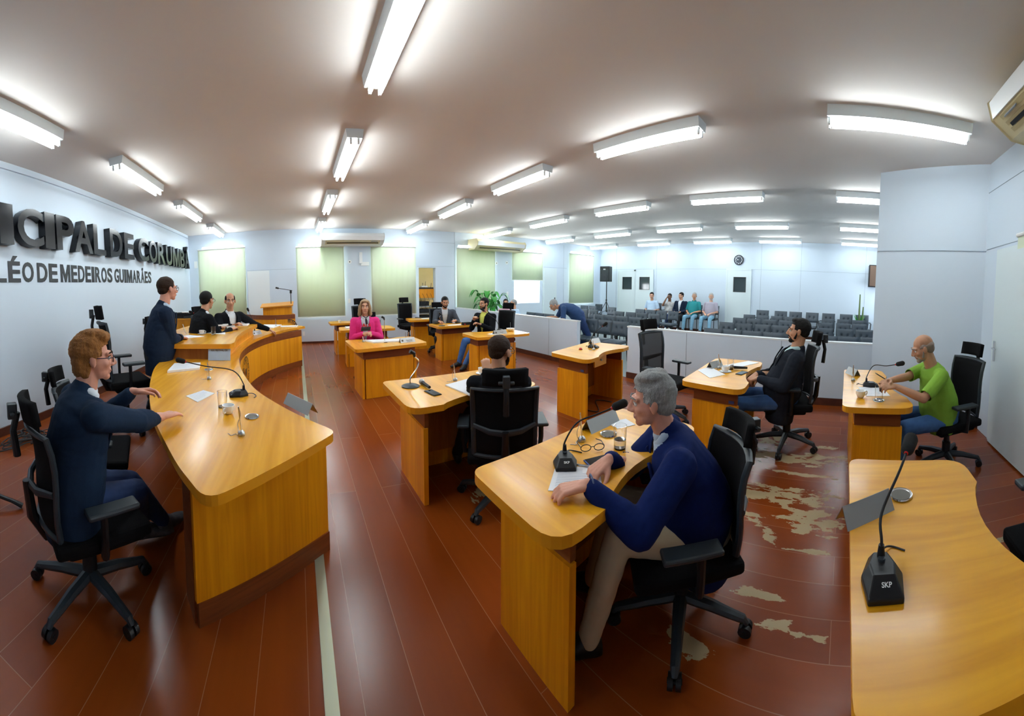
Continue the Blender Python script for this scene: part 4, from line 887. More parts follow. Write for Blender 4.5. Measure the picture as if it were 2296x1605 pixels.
person('bearded person in charcoal blazer and blue jeans, hands clasped in lap, leaning back', (3.42, .58, .50), 106, -8, 0, 1.02, look=100, pitch=2, hands=((3.22, .80, .74), (3.30, .84, .76)), feet=((3.12, 1.08, 0), (3.42, 1.12, 0)), top='jacket', topc=CHAR, shirt=LGSH, pants=JEAN, shoe=BLK, skin=SK_M, hair='short', hairm=H_BLK, vox=.0065, fat=.9, beard=(H_BLK, 1), curl=(50, 55, 35), hdir=((.25, .55, -.3), (-.5, .3, -.3)), brow=H_BLK, headoff=(0, 0, .0))
person('balding person in lime green t-shirt and jeans reading a phone at the desk', (3.06, -.92, .50), 100, 12, 0, .98, look=92, pitch=-22, hands=((2.76, -.42, .86), (2.84, -.37, .88)), feet=((2.86, -.45, 0), (3.2, -.5, 0)), top='tshirt', topc=GREEN, pants=JEAN, shoe=SNEAK, skin=SK_M, hair='fringe', hairm=H_STUB, vox=.0065, fat=.9, beard=(mat('grey_beard', (.34, .29, .25), .7, bump=.5, bscale=260), 1), curl=(45, 45, 30), hdir=((-.45, .75, .1), (-.6, .5, .1)), elbow=((-.7, -.2, -.9), (.5, 0, -1)), brow=H_GREY, hand_up=((-.5, 0, .8), (.5, 0, .8)))
person('person in black blazer seen from behind, dark hair and glasses, head turned right', (1.42, 2.17, .40), 62, 3, 0, .98, look=16, pitch=-6, hands=((1.47, 2.44, .86), (1.75, 2.62, .80)), feet=((1.35, 2.75, 0), (1.7, 2.7, 0)), top='jacket', topc=BLKW, shirt=WSH, pants=BLKP, shoe=BLK, skin=SK_M, hair='dark', hairm=H_BRN, vox=.0065, glasses=GLB, beard=(H_BRN, 1), brow=H_BRN, hdir=((.2, .5, .9), None), curl=(40, 45, 30))
person('person with shoulder length blonde hair in a hot pink blazer holding a phone', (1.12, 5.72, .585), 262, 8, 0, 1.0, look=262, pitch=-1, hands=((1.16, 5.46, .85), (1.04, 5.44, .84)), feet=((1.25, 5.35, 0), (1.0, 5.35, 0)), top='jacket', topc=PINK, shirt=WSH, pants=BLKP, shoe=BLK, skin=SK_L, hair='long', hairm=H_BLO, vox=.0075, fat=.2, hdir=((-.6, -.5, .1), (.6, -.5, .1)), curl=(40, 45, 30), brow=H_BRN, shoulders=.95)
person('smiling person with trimmed beard in grey blazer and white shirt, forearms on desk', (3.31, 7.38, .54), 250, 10, 0, 1.02, look=256, pitch=-14, hands=((3.38, 6.92, .82), (2.98, 6.92, .82)), feet=((3.35, 7.35, 0), (3.1, 7.3, 0)), top='jacket', topc=GREYB, shirt=WSH, pants=BLKP, shoe=BLK, skin=SK_M, hair='dark', hairm=H_BLK, vox=.008, beard=(H_BLK, 1), brow=H_BLK, curl=(35, 35, 25))
person('bearded person in black blazer and yellow shirt turned sideways by the low wall', (3.62, 6.02, .52), 205, 4, 0, 1.02, look=196, pitch=-2, hands=((3.36, 5.78, .84), (3.30, 5.95, .92)), feet=((3.05, 5.85, 0), (3.05, 6.1, 0)), top='jacket', topc=BLKW, shirt=mat('yellow_shirt', (.60, .62, .12), .8), pants=JEAN, shoe=BLK, skin=SK_M, hair='dark', hairm=H_BLK, vox=.008, beard=(H_BLK, 1), brow=H_BLK, curl=(35, 35, 25))
person('person in navy suit writing at the raised counter, head turned away', (-1.68, 3.92, .84), 28, 8, 0, 1.18, look=48, pitch=-2, hands=((-1.62, 4.28, 1.02), (-1.45, 4.18, 1.02)), feet=((-1.78, 4.25, .1), (-1.85, 4.05, .1)), top='jacket', topc=NAVYD, shirt=LBSH, pants=BLKP, shoe=BLK, skin=SK_R, hair='dark', hairm=H_BRN, vox=.007, fat=.6, glasses=GLB, brow=H_BRN, curl=(40, 45, 30))
person('person with black hair in black blazer looking toward the balding neighbour', (-1.50, 5.05, .70), 40, 10, 0, 1.13, look=62, pitch=-4, hands=((-1.20, 5.45, 1.0), (-1.0, 5.2, 1.0)), top='jacket', topc=BLKW, shirt=WSH, pants=BLKP, skin=SK_M, hair='dark', hairm=H_BLK, vox=.008, glasses=GLB, brow=H_BLK, curl=(40, 45, 30))
person('balding person in dark suit looking at the camera, hand on the papers', (-1.22, 6.05, .64), -50, 6, 0, 1.14, look=-72, pitch=-4, hands=((-.52, 6.35, .86), (-1.05, 5.6, 1.02)), top='jacket', topc=BLKW, shirt=WSH, pants=BLKP, skin=SK_M, hair='receding', hairm=H_BLK, vox=.008, brow=H_BLK, curl=(35, 35, 25))
person('standing person in navy polo and jeans bending far forward behind the low wall', (5.78, 5.50, .86), 140, 44, 0, 1.0, look=165, pitch=-40, hands=((5.15, 5.75, .82), (5.35, 6.15, .85)), feet=((5.75, 5.35, 0), (5.90, 5.62, 0)), knees=((.3, -.1, .1), (.3, -.1, .1)), top='polo', topc=NPOLO, pants=JEAND, shoe=BLK, skin=SK_M, hair='dark', hairm=H_GREY, vox=.009, fat=.6, stand=True, brow=H_BLK, curl=(35, 35, 25))
person('visitor in pale pink polo facing the camera behind the low wall', (5.98, 8.80, .42), 245, 3, 0, .95, look=235, hands=((5.9, 8.5, .6), (5.75, 8.6, .6)), top='polo', topc=PPINK, pants=JEAND, skin=SK_L, hair='dark', hairm=H_BLK, vox=.010, brow=H_BLK, fat=.4)
person('visitor in pale blue t-shirt with shaved grey hair, seen from behind', (5.88, 8.12, .42), 115, 5, 0, .97, look=155, hands=((5.7, 8.45, .6), (6.0, 8.45, .6)), top='tshirt', topc=PBLUE, pants=JEAND, skin=SK_M, hair='crop', hairm=H_GREY, vox=.010, brow=H_BLK, fat=.3, beard=(H_BRN, 1))
SEAT = [('leftmost seated visitor in pale blue t-shirt by the door wall', 6.92, 'tshirt', PBLUE, JEAND, SK_L, 'dark', H_BLK, 205, .8, None, None, .0),
        ('visitor in black and white shirt with hand raised to the mouth', 6.22, 'tshirt', mat('black_white_print', (.45, .45, .45), .8, var=.95, vscale=9), JEAND, SK_D, 'crop', H_BLK, 190, 0, None, 'chin', -.03),
        ('visitor in dark blazer and white t-shirt turned to his neighbour', 5.74, 'jacket', NAVYD, BLKP, SK_L, 'dark', H_BLK, 165, .1, WSH, None, .02),
        ('white haired visitor in teal polo and light jeans', 5.22, 'polo', TEAL, JEANL, SK_M, 'dark', H_WHT, 195, .5, None, None, .03),
        ('white bearded visitor in lavender grey t-shirt, rightmost of the five', 4.58, 'tshirt', LAV, JEANL, SK_L, 'dark', H_WHT, 200, .6, None, None, .03)]
for i, (lb, y, tp, tc_, pc, sk, hr, hm_, fc, ft, sh_, sp_, dz) in enumerate(SEAT):
    X0 = 11.22; zz = .60+dz
    hd = ((10.98, y-.12, .74+dz), (10.98, y+.12, .74+dz)) if sp_ is None else ((10.98, y-.12, .74), (11.02, y+.02, 1.20))
    person(lb, (X0, y, zz), 182, -2 if i else 6, 0, 1.02, look=fc, pitch=-4, hands=hd, feet=((10.72, y-.16, .10), (10.72, y+.16, .10)), top=tp, topc=tc_, shirt=sh_, pants=pc, shoe=SHB if i > 2 else WHITEP, skin=sk, hair=hr, hairm=hm_, vox=.011, fat=ft, beard=(H_WHT, 1) if i == 4 else None, brow=hm_)
    o = copy_tree(ac1); o.location = (11.26, y, .10); o.rotation_euler = (0, 0, rad(90)); o.scale = (1.08,)*3; o['label'] = 'dark vinyl armchair under the ' + ['leftmost seated visitor in pale blue', 'visitor in black and white shirt', 'visitor in dark blazer and white t-shirt', 'visitor in teal polo', 'white bearded visitor in lavender grey'][i]; o['group'] = 'armchairs of the seated visitors'
#@@SIGNS
GLOSSB = mat('glossy_black_acrylic', (.006, .007, .010), .22, spec=.3); FLATB = mat('matt_black_vinyl_letter', (.012, .014, .02), .4)
def wall_letters(parent, chars, x0, depth, m, bold):
    """chars: (character, y0, y1, z0, z1) on the left wall, read towards +Y"""
    for ch, y0, y1, z0, z1 in chars:
        if ch == 'M':
            g = MB(); g.prism([(0, 0), (0, 1), (.27, 1), (.5, .40), (.73, 1), (1, 1), (1, 0), (.79, 0), (.79, .62), (.58, 0), (.42, 0), (.21, .62), (.21, 0)], -.5, .5); me = g.mesh('m', [m])
        else: me = letter_mesh(ch, 1.0, .5, bold*.85)
        xs = [v.co.x for v in me.vertices]; ys = [v.co.y for v in me.vertices]; a, b = min(xs), max(xs); c, d = min(ys), max(ys)
        cap_h = z1-z0; zt = z1
        if ch in 'ÁÉÃ': zt = z1+cap_h*.27
        for v in me.vertices:
            X = x0+depth*(v.co.z+.5); Y = y0+(v.co.x-a)/(b-a)*(y1-y0); Zz = z0+(v.co.y-c)/(d-c)*(zt-z0); v.co = (X, Y, Zz)
        me.materials.clear(); me.materials.append(m); me.flip_normals(); me.transform(Matrix.Translation(-parent.location))
        o = bpy.data.objects.new('letter', me); C.objects.link(o); o.parent = parent
t = thing('raised_sign', 'large raised glossy black lettering high on the left wall', 'sign', (XL+.05, 6, 2.5))
L1 = [('I', 2.73, 2.95), ('C', 3.02, 3.50), ('I', 3.53, 3.73), ('P', 3.77, 4.18), ('A', 4.19, 4.67), ('L', 4.70, 5.07), ('D', 5.22, 5.66), ('E', 5.74, 6.14), ('C', 6.33, 6.83), ('O', 6.87, 7.30), ('R', 7.34, 7.80), ('U', 7.86, 8.27), ('M', 8.33, 8.83), ('B', 8.89, 9.26), ('Á', 9.29, 9.72)]
wall_letters(t, [(c, a, b, 2.265+.004*(a-2.7), 2.745+.004*(a-2.7)) for c, a, b in L1], XL+.005, .12, GLOSSB, .028)
t = thing('flat_sign', 'flat black lettering on the left wall below the raised sign', 'sign', (XL+.01, 5, 1.9))
words = [('LÉO', 2.72, 3.39), ('DE', 3.46, 3.89), ('MEDEIROS', 3.96, 5.44), ('GUIMARÃES', 5.52, 7.17)]
WD = {'I': .45, 'M': 1.35, 'L': .85, 'E': .9}
fl = []
for wd, a, b in words:
    ws = [WD.get(c, 1.0) for c in wd]; tot = sum(ws)+.16*(len(ws)-1); u = (b-a)/tot; y = a
    for c, q in zip(wd, ws): fl.append((c, y, y+q*u, 1.820+.005*(y-2.7), 2.080+.003*(y-2.7))); y += (q+.16)*u
wall_letters(t, fl, XL+.002, .006, FLATB, .030)
# clock
t = thing('wall_clock', 'round black wall clock with white numerals above the single door', 'clock', (XD-.02, 3.82, 2.66))
Mc = Matrix(((0, 0, -1), (-1, 0, 0), (0, 1, 0)))   # local x -> -Y, y -> Z, z -> -X
f = MB(); f.lathe([(.175, 0), (.182, .012), (.178, .03), (.160, .034), (.160, .018)], 32, M=Mc); f.build('case', BLK, t, smooth=True)
f = MB(); f.lathe([(.160, .0), (.160, .02)], 32, M=Mc); f.build('dial', mat('blue_black_dial', (.02, .035, .055), .4), t)
f = MB()
for k in range(12):
    me = letter_mesh(str(12 if k == 0 else k), .055, 0, .002); a = pi/2-2*pi*k/12
    letters_into(f, me, Mc.to_4x4() @ Matrix.Translation((.122*cos(a), .122*sin(a)-.018, .022)))
f.build('numerals', mat('white_numerals', (.8, .85, .88), .5), t)
for nm, L_, a, wd in (('hour_hand', .07, rad(150), .009), ('minute_hand', .11, rad(185), .006)):
    f = MB(); f.box(Mc @ Vector((cos(a)*L_/2, sin(a)*L_/2, .028)), (L_, wd, .003), M=Mc @ Matrix.Rotation(a, 3, 'Z')); f.build(nm, mat('white_numerals', (.8, .85, .88), .5), t)
# loudspeakers
def speaker(loc, rz, label, w=.44, h=.62, d=.36):
    t = thing('loudspeaker', label, 'loudspeaker', loc, rz)
    f = MB(); f.prism([(-w/2, 0), (w/2, 0), (w/2*.72, -d), (-w/2*.72, -d)], 0, h); f.build('cabinet', BLK, t, bevel=.012)
    f = MB(); f.box((0, .006, h*.42), (w*.88, .012, h*.74)); f.build('grille', mat('speaker_grille', (.03, .04, .045), .6, bump=.5, bscale=400), t)
    f = MB(); Mr = Matrix.Rotation(rad(-90), 3, 'X'); f.lathe([(.15, .0), (.15, .012), (.13, .016), (.05, .004), (.03, .012)], 24, (0, .012, h*.34), Mr); f.build('woofer', BLKG, t, smooth=True)
    f = MB(); f.box((0, .014, h*.80), (.10, .006, .045)); f.build('name_badge', mat('silver_badge', (.6, .6, .58), .4, .5), t)
    f = MB(); f.box((w*.30, .012, h*.62), (.07, .01, .16)); f.build('horn', BLKG, t)
    return t
speaker((11.0, 9.12, 1.80), rad(100), 'black loudspeaker on a tall tripod in the far corner')
t = thing('speaker_tripod', 'thin black tripod stand carrying the loudspeaker in the far corner', 'tripod stand', (11.12, 9.10, 0))
f = MB(); f.tube([(0, 0, .55), (0, 0, 1.80)], .018, 8); f.build('pole', BLK, t, smooth=True)
f = MB(); f.tube([(0, 0, 1.0), (0, 0, 1.08)], .03, 8); f.build('collar', BLK, t, smooth=True)
for k in range(3):
    a = 2*pi*k/3+.5; f = MB(); f.tube([(0, 0, 1.0), (cos(a)*.55, sin(a)*.55, .02)], .012, 6); f.tube([(0, 0, .62), (cos(a)*.27, sin(a)*.27, .52)], .008, 6); f.build('leg', BLK, t, smooth=True)
BRW = mat('brown_speaker_fabric', (.16, .10, .07), .8)
t = thing('wall_loudspeaker', 'brown fronted loudspeaker hung high on the door wall, cut off by the partition', 'loudspeaker', (11.6, -1.0, 1.88))
f = MB(); f.box((0, 0, .36), (.40, .62, .72)); f.build('cabinet', BLK, t, bevel=.01)
f = MB(); f.box((-.204, 0, .36), (.01, .56, .66)); f.build('grille', BRW, t)
f = MB(); f.box((.25, 0, .4), (.14, .08, .08)); f.build('bracket', BLK, t)
# cactus and leafy plant
CACT = mat('cactus_green', (.10, .16, .05), .7, bump=.3, bscale=60); LEAF = mat('leaf_green', (.03, .26, .03), .4, var=.4, vscale=5); POT = mat('terracotta_pot', (.30, .12, .06), .8); SOIL = mat('dark_soil', (.03, .02, .012), .95)
t = thing('potted_cactus', 'tall thin columnar cactus with spiky leaves at its foot, by the door wall', 'plant', (11.3, -.43, .30))
f = MB(); f.lathe([(.10, 0), (.15, .30), (.165, .31), (.15, .33)], 18); f.build('pot', POT, t, smooth=True)
for (x, y, h) in ((0, 0, 1.02), (.03, -.11, .62)): f = MB(); f.tube([(x, y, .28), (x*1.2, y, .3+h*.5), (x, y*1.1, .3+h)], [.032, .03, .018], 8); f.build('stem', CACT, t, smooth=True)
f = MB()
for k in range(22):
    a = 2*pi*k/22*3.1; l = random.uniform(.25, .42); e = Vector((cos(a)*l*.7, sin(a)*l*.7, .30+l)); s_ = Vector((-sin(a), cos(a), 0))*.016; b0 = Vector((cos(a)*.04, sin(a)*.04, .30))
    m2 = (b0+e)/2+Vector((0, 0, .05)); f.add([b0-s_, b0+s_, m2+s_, m2-s_, e], [(0, 1, 2, 3), (3, 2, 4)])
f.build('spiky_leaves', LEAF, t)
t = thing('potted_plant', 'large glossy green leafed plant standing behind the low wall', 'plant', (5.75, 9.40, 0))
f = MB(); f.lathe([(.16, 0), (.22, .38), (.235, .40), (.20, .42)], 20); f.build('pot', POT, t, smooth=True)
f = MB(); f.lathe([(.19, .38), (.19, .39)], 16); f.build('soil', SOIL, t)
for k in range(30):
    a = 2*pi*k/30*2.3+.2; l = random.uniform(.15, .62); z1 = .42+random.uniform(.45, .98); b0 = Vector((cos(a)*.05, sin(a)*.05, .38)); k1 = b0.lerp(Vector((cos(a)*l*.7, sin(a)*l*.7, z1)), .6)+Vector((0, 0, .1)); tip0 = Vector((cos(a)*l*.7, sin(a)*l*.7, z1))
    f = MB(); f.tube([b0, k1, tip0], .008, 5); st = f.build('stem', LEAF, t)
    d = Vector((cos(a), sin(a), -.25)).normalized(); s_ = Vector((-sin(a), cos(a), 0)); ln = random.uniform(.24, .36); rows = []
    for j in range(7):
        u = j/6; wv = .095*sin(pi*min(1, u*.9+.1))**.8; c_ = tip0+d*ln*u+Vector((0, 0, .10*sin(pi*u)-.10*u*u)); rows.append([c_-s_*wv+Vector((0, 0, .02)), c_, c_+s_*wv+Vector((0, 0, .02))])
    f = MB(); f.grid(rows); f.build('leaf', LEAF, t, smooth='all')
# air conditioners, floor-ceiling type hung under the ceiling
def aircon(x0, x1, yw, sgn, z1, label, col):
    t = thing('air_conditioner', label, 'air conditioner', ((x0+x1)/2, yw, z1))
    prof = [(0, 0), (.58, -.03), (.64, -.10), (.60, -.22), (.42, -.33), (.06, -.33), (0, -.28)]
    w = x1-x0; f = MB(); rows = []
    for x in (-w/2, w/2): rows.append([Vector((x, sgn*a, b)) for a, b in prof])
    n = len(prof); f.add(rows[0]+rows[1], [tuple(range(n)), tuple(range(2*n-1, n-1, -1))]+[(i, (i+1) % n, n+(i+1) % n, n+i) for i in range(n)]); f.build('casing', col, t, bevel=.012)
    f = MB(); rows = [[Vector((x, sgn*.642, -.105)) for x in (-w/2+.03, w/2-.03)], [Vector((x, sgn*.604, -.222)) for x in (-w/2+.03, w/2-.03)]]; f.grid(rows); o = f.build('front_panel', WHITEP, t); sd = o.modifiers.new('s', 'SOLIDIFY'); sd.thickness = .012; sd.offset = 0
    f = MB()
    for k in range(3):
        u = .15+k*.28; a = .60-.18*u; b = -.22-.11*u; f.box((0, sgn*(a-.005), b-.004), (w-.22, .035, .008), M=Matrix.Rotation(sgn*rad(28), 3, 'X'))
    f.build('louvre', mat('cream_louvre', (.55, .46, .24), .5), t)
    f = MB(); f.box((0, sgn*.50, -.285), (w-.3, .03, .012), M=Matrix.Rotation(sgn*rad(32), 3, 'X')); f.build('outlet_slot', BLK, t)
    f = MB(); f.box((w*.34, sgn*.57, -.25), (.18, .01, .03), M=Matrix.Rotation(sgn*rad(20), 3, 'X')); f.build('logo_plate', mat('grey_print', (.3, .34, .38), .5), t)
    return t
aircon(.72, 2.46, YW, -1, 3.10, 'white air conditioner under the ceiling between the second and third blinds', WHITEP)
aircon(5.38, 7.25, YW, -1, 3.07, 'white air conditioner with yellowed left end, above the half raised blind', CREAM)
aircon(.95, 2.60, YR, 1, 3.24, 'cream air conditioner at the top right corner of the picture', CREAM)
# small wall fittings
def fitting(name, label, cat, c, d, m=WHITEP, extra=None):
    t = thing(name, label, cat, c); f = MB(); f.box((0, 0, 0), d); f.build('cover', m, t, bevel=.004)
    if extra:
        f = MB()
        for p in extra: f.tube([Vector(p), Vector(p)+Vector((0, -.012, 0) if d[1] < d[0] else ((-.012 if c[0] > 5 else .012), 0, 0))], .008, 8)
        f.build('socket_hole', BLK, t)
fitting('emergency_light', 'small white emergency lamp box on the wall between the second and third blinds', 'emergency lamp', (1.89, YW-.03, 2.44), (.09, .06, .32))
fitting('wall_socket', 'pair of round covers below the emergency lamp box', 'wall socket', (2.02, YW-.008, 2.27), (.24, .016, .11))
for x, z, lb in ((1.567, 2.33, 'between the second and third blinds'), (6.474, 2.356, 'left one under the right air conditioner'), (6.897, 2.387, 'right one under the right air conditioner')):
    t = thing('pipe_cap', 'small round white pipe plate with dark hole, ' + lb, 'pipe plate', (x, YW-.006, z)); f = MB(); f.tube([(0, .006, 0), (0, -.006, 0)], .055, 16); f.build('plate', WHITEP, t); f = MB(); f.tube([(0, -.006, 0), (0, -.009, 0)], .018, 10); f.build('hole', BLK, t)
fitting('light_switch', 'white switch plate right of the second blind at waist height', 'light switch', (1.53, YW-.007, 1.20), (.07, .014, .12))
fitting('wall_socket', 'low white socket plate left of the rear council desks', 'wall socket', (.176, YW-.007, .29), (.07, .014, .12))
fitting('wall_socket', 'white plate beside the leftmost blind near the raised letters', 'wall socket', (-2.93, YW-.007, 2.42), (.10, .014, .20))
fitting('light_switch', 'left white switch on the pier beside the half raised blind', 'light switch', (6.48, YW-.007, 1.30), (.07, .014, .12))
fitting('light_switch', 'right white switch on the pier beside the half raised blind', 'light switch', (6.93, YW-.007, 1.32), (.07, .014, .12))
fitting('wall_socket', 'upper cream socket plate low on the right wall', 'wall socket', (2.98, YR+.008, .20), (.11, .016, .16), CREAM)
fitting('wall_socket', 'lower white socket plate low on the right wall', 'wall socket', (2.84, YR+.008, .12), (.10, .016, .16))
t = thing('roller_blind', 'sage roller blind at the right edge beside the near door', 'blind', (2.2, YR+.05, 2.2))
f = MB(); f.box((2.50, YR+.035, 1.42), (1.25, .004, 1.65)); f.build('blind_fabric', BLINDM, t, world=True); f = MB(); f.box((2.50, YR+.038, .60), (1.26, .018, .03)); f.build('bottom_bar', WHITEP, t, world=True); f = MB(); f.tube([(1.86, YR+.04, 2.26), (3.13, YR+.04, 2.26)], .022, 10); f.build('roller', WHITEP, t, world=True)
# equipment in the niche
t = thing('shelf_board', 'wooden shelf across the open equipment niche', 'shelf', (3.96, YW+.4, 1.45))
f = MB(); f.box((0, 0, .04), (1.0, .5, .025)); f.box((0, -.24, -.10), (1.0, .02, .26)); f.build('board', W_PAN, t)
BX = [(3.80, 1.505, .26, .05, 'black modem on the niche shelf, left'), (4.08, 1.505, .28, .045, 'black router on the niche shelf, right'), (3.92, 1.56, .20, .04, 'small white switch box stacked on the niche shelf')]
for x, z, w_, h, lb in BX:
    t = thing('network_box', lb, 'router', (x, YW+.22, z)); f = MB(); f.box((0, 0, h/2), (w_, .16, h)); f.build('case', BLK if 'black' in lb else WHITEP, t, bevel=.004); f = MB(); f.tube([(w_*.35, .05, h), (w_*.42, .05, h+.14)], .006, 6); f.build('antenna', BLK, t)
t = thing('equipment_rack', 'dark amplifier rack with shelves low in the open equipment niche', 'equipment rack', (3.96, YW+.42, .32))
f = MB(); f.box((0, .05, .06), (.96, .44, .1)); f.box((0, .05, .40), (.96, .44, .03)); f.box((0, .05, .62), (.96, .44, .03)); f.build('shelves', STEEL, t)
f = MB(); f.box((-.05, .02, .23), (.74, .4, .20)); f.box((.0, .02, .49), (.7, .4, .10)); f.box((-.1, .02, .72), (.5, .36, .14)); f.build('amplifiers', BLK, t, bevel=.005)
CAB = mat('black_cable', (.012, .012, .014), .5)
for i in range(4):
    x = 3.72+.13*i; f = MB(); f.tube(smooth_path([(x, YW+.14, 1.36), (x+.08, YW+.10, 1.1), (x-.04, YW+.12, .95), (x+.05, YW+.2, .85)], 5), .005, 5)
    tag(f.build('loose_cable', CAB, None, org=(x, YW+.14, 1.1)), 'thin black cable hanging under the niche shelf, %s from the left' % ORD[i], 'cable', 'cables under the niche shelf')
f = MB(); pts = []
for k in range(150):
    a = k*.30; r = .13+.07*sin(k*.21)+.05*sin(k*.9); pts.append((-2.80+r*cos(a)*.8, 2.72+r*sin(a)*1.5+.05*sin(k*.33), .012+.00055*k+.008*sin(k*1.7)**2))
pts += [(-2.75, 3.0, .06), (-2.8, 3.3, .01), (-2.95, 3.7, .01)]
f.tube(smooth_path(pts, 2), .007, 5); tag(f.build('cable_coil', CAB, None, smooth=True, org=(-2.8, 2.72, 0)), 'untidy coil of black cable on the floor against the letter wall', 'cable')
f = MB(); f.tube([(-2.45, 1.55, .16), (-2.0, 1.78, .05), (-1.93, 1.82, .02)], [.018, .015, .02], 8); tag(f.build('stand_leg', BLK, None, smooth=True, org=(-2.0, 1.8, 0)), 'black metal stand foot reaching in at the left picture edge', 'stand')
f = MB(); f.tube(smooth_path([(3.0, 2.9, .01), (3.2, 3.0, .01), (3.3, 2.8, .01), (3.6, 3.1, .01), (3.7, 2.9, .01)], 6), .006, 6); tag(f.build('floor_cable', CAB, None, smooth=True, org=(3.3, 2.9, 0)), 'loose black cable under the unoccupied desk with the drawer', 'cable')
t = thing('floor_hatch', 'small grey floor socket plate near the low wall baseboard', 'floor plate', (4.42, 3.9, 0)); f = MB(); f.box((0, 0, .004), (.22, .16, .008)); f.build('plate', STEEL, t)
#@@TABLETOP
RED = mat('red_indicator', (.6, .02, .02), .4); FOAM = mat('black_foam', (.006, .006, .007), .95, bump=.4, bscale=500)
def goose(base, tip, z, rz, label, mid=None, head=.022, s=1.0):
    t = thing('desk_microphone', label, 'microphone', (base[0], base[1], z), rad(rz))
    f = MB(); P = [(-.045, -.075), (.045, -.075), (.055, .0), (.030, .065), (-.030, .065), (-.055, .0)]; Q = [(-.028, -.030), (.028, -.030), (.034, .01), (.018, .050), (-.018, .050), (-.034, .01)]
    vs = [(a*s, b*s, 0) for a, b in P]+[(a*s, b*s, .016*s) for a, b in P]+[(a*s, b*s, .042*s) for a, b in Q]
    f.add(vs, [tuple(range(5, -1, -1)), tuple(range(12, 18))]+[(i, (i+1) % 6, (i+1) % 6+6, i+6) for i in range(6)]+[(6+i, 6+(i+1) % 6, (i+1) % 6+12, i+12) for i in range(6)]); f.build('base', BLK, t, bevel=.004)
    f = MB(); f.tube([(0, .02*s, .04*s), (0, .02*s, .048*s)], .010*s, 10); f.build('switch', BLKG, t); f = MB(); letters_into(f, letter_mesh('SKP', .016*s, 0, .0004), Matrix.Translation((.004, -.056*s, .0305*s)) @ Matrix.Rotation(rad(30), 4, 'X')); f.build('logo_lettering', WHITEP, t)
    inv = Matrix.Rotation(-rad(rz), 3, 'Z'); tp = inv @ (Vector(tip)-Vector((base[0], base[1], z))); b0 = Vector((0, .035*s, .036*s))
    m1 = b0.lerp(tp, .22)+Vector((0, 0, .07+.12*(tp-b0).length*.6)); m2 = b0.lerp(tp, .6)+Vector((0, 0, .05))
    if mid: m1 = inv @ (Vector(mid)-Vector((base[0], base[1], z)))
    pth = smooth_path([b0, b0+Vector((0, 0, .05)), m1, m2, tp], 6)
    f = MB(); f.tube([b0, b0+Vector((0, 0, .04))], [.012*s, .008*s], 10); f.tube(pth, .0042*s, 8); f.build('gooseneck', BLK, t, smooth=True)
    d = (pth[-1]-pth[-4]).normalized(); f = MB(); cap(f, pth[-1]-d*.02*s, pth[-1]+d*.022*s, head*.9*s, head*s, 12); f.build('foam_head', FOAM, t, smooth='all')
    f = MB(); f.tube([pth[-1]-d*.045*s, pth[-1]-d*.032*s], .0075*s, 10); f.build('light_ring', RED, t)
    f = MB(); f.tube(smooth_path([(0, .06*s, .012), (.02, .10*s, .015), (.05, .12*s, .004), (.09, .10*s, .003)], 5), .003, 6); f.build('cable', CAB, t)
    return t
goose((-.45, 2.56), (-.90, 2.56, 1.05), .79, -75, 'desk microphone with long gooseneck on the curved bench near the man in glasses', mid=(-.50, 2.60, .97))
goose((1.10, 1.13), (1.335, 1.0, 1.0), .75, -40, 'desk microphone pointing at the face of the grey haired speaker')
goose((3.16, -.25), (3.06, -.50, .985), .75, 0, 'desk microphone on the desk of the man in the green shirt', mid=(3.22, -.28, .93))
goose((.98, -.14), (1.28, -.26, 1.02), .75, -88, 'big desk microphone on the empty near desk, foam head rising', mid=(1.06, -.14, .90), head=.026, s=1.1)
goose((3.52, 3.10), (3.62, 2.98, 1.07), .75, 20, 'desk microphone on the unoccupied desk with open drawer')
goose((-1.32, 5.45), (-1.62, 5.2, 1.28), .98, 30, 'desk microphone on the raised counter between the board members')
goose((-.80, 6.45), (-.92, 6.55, 1.22), .79, 0, 'desk microphone in front of the balding board member', s=.95)
goose((3.50, 5.32), (3.30, 5.60, 1.13), .75, 10, 'desk microphone on the desk with the bowl by the low wall')
def clip(base, z, top, label, curve=.04, mic=False):
    t = thing('microphone_stand', label, 'microphone stand', (base[0], base[1], z))
    f = MB(); f.lathe([(.072, 0), (.075, .006), (.06, .014), (.015, .02)], 24); f.build('base', BLKG, t, smooth=True)
    h = top-z; pts = smooth_path([(0, 0, .015), (0, 0, h*.25), (curve, .0, h*.5), (curve*1.5, 0, h*.75), (curve*.8, 0, h*.9)], 5); f = MB(); f.tube(pts, .0055, 8); f.build('gooseneck', CHROME, t, smooth=True)
    e = Vector(pts[-1]); f = MB(); f.tube([e, e+Vector((-.005, 0, .03)), e+Vector((-.04, .0, .05))], [.010, .016, .018], 10); f.build('clip', BLK, t, smooth=True); return t
clip((.90, 2.70), .75, 1.02, 'chrome gooseneck stand with empty black clip on a round base', .05)
clip((1.29, 5.06), .75, 1.12, 'straight chrome microphone stand in front of the woman in pink', .0)
clip((2.93, 6.66), .75, 1.0, 'chrome microphone stand on the desk of the smiling man', -.03)
t = thing('lectern_microphone', 'boom microphone on a short stand on top of the lectern', 'microphone', (-.14, 8.85, 1.22)); f = MB(); f.tube([(0, 0, 0), (0, 0, .32)], .010, 8); f.tube([(.0, 0, .26), (0, 0, .34)], .028, 8); f.build('stand', BLK, t, smooth=True); f = MB(); f.tube([(.04, 0, .33), (-.32, 0, .40)], .008, 6); f.tube([(-.30, 0, .395), (-.38, 0, .415)], [.02, .022], 8); f.build('boom_arm', BLK, t, smooth=True)
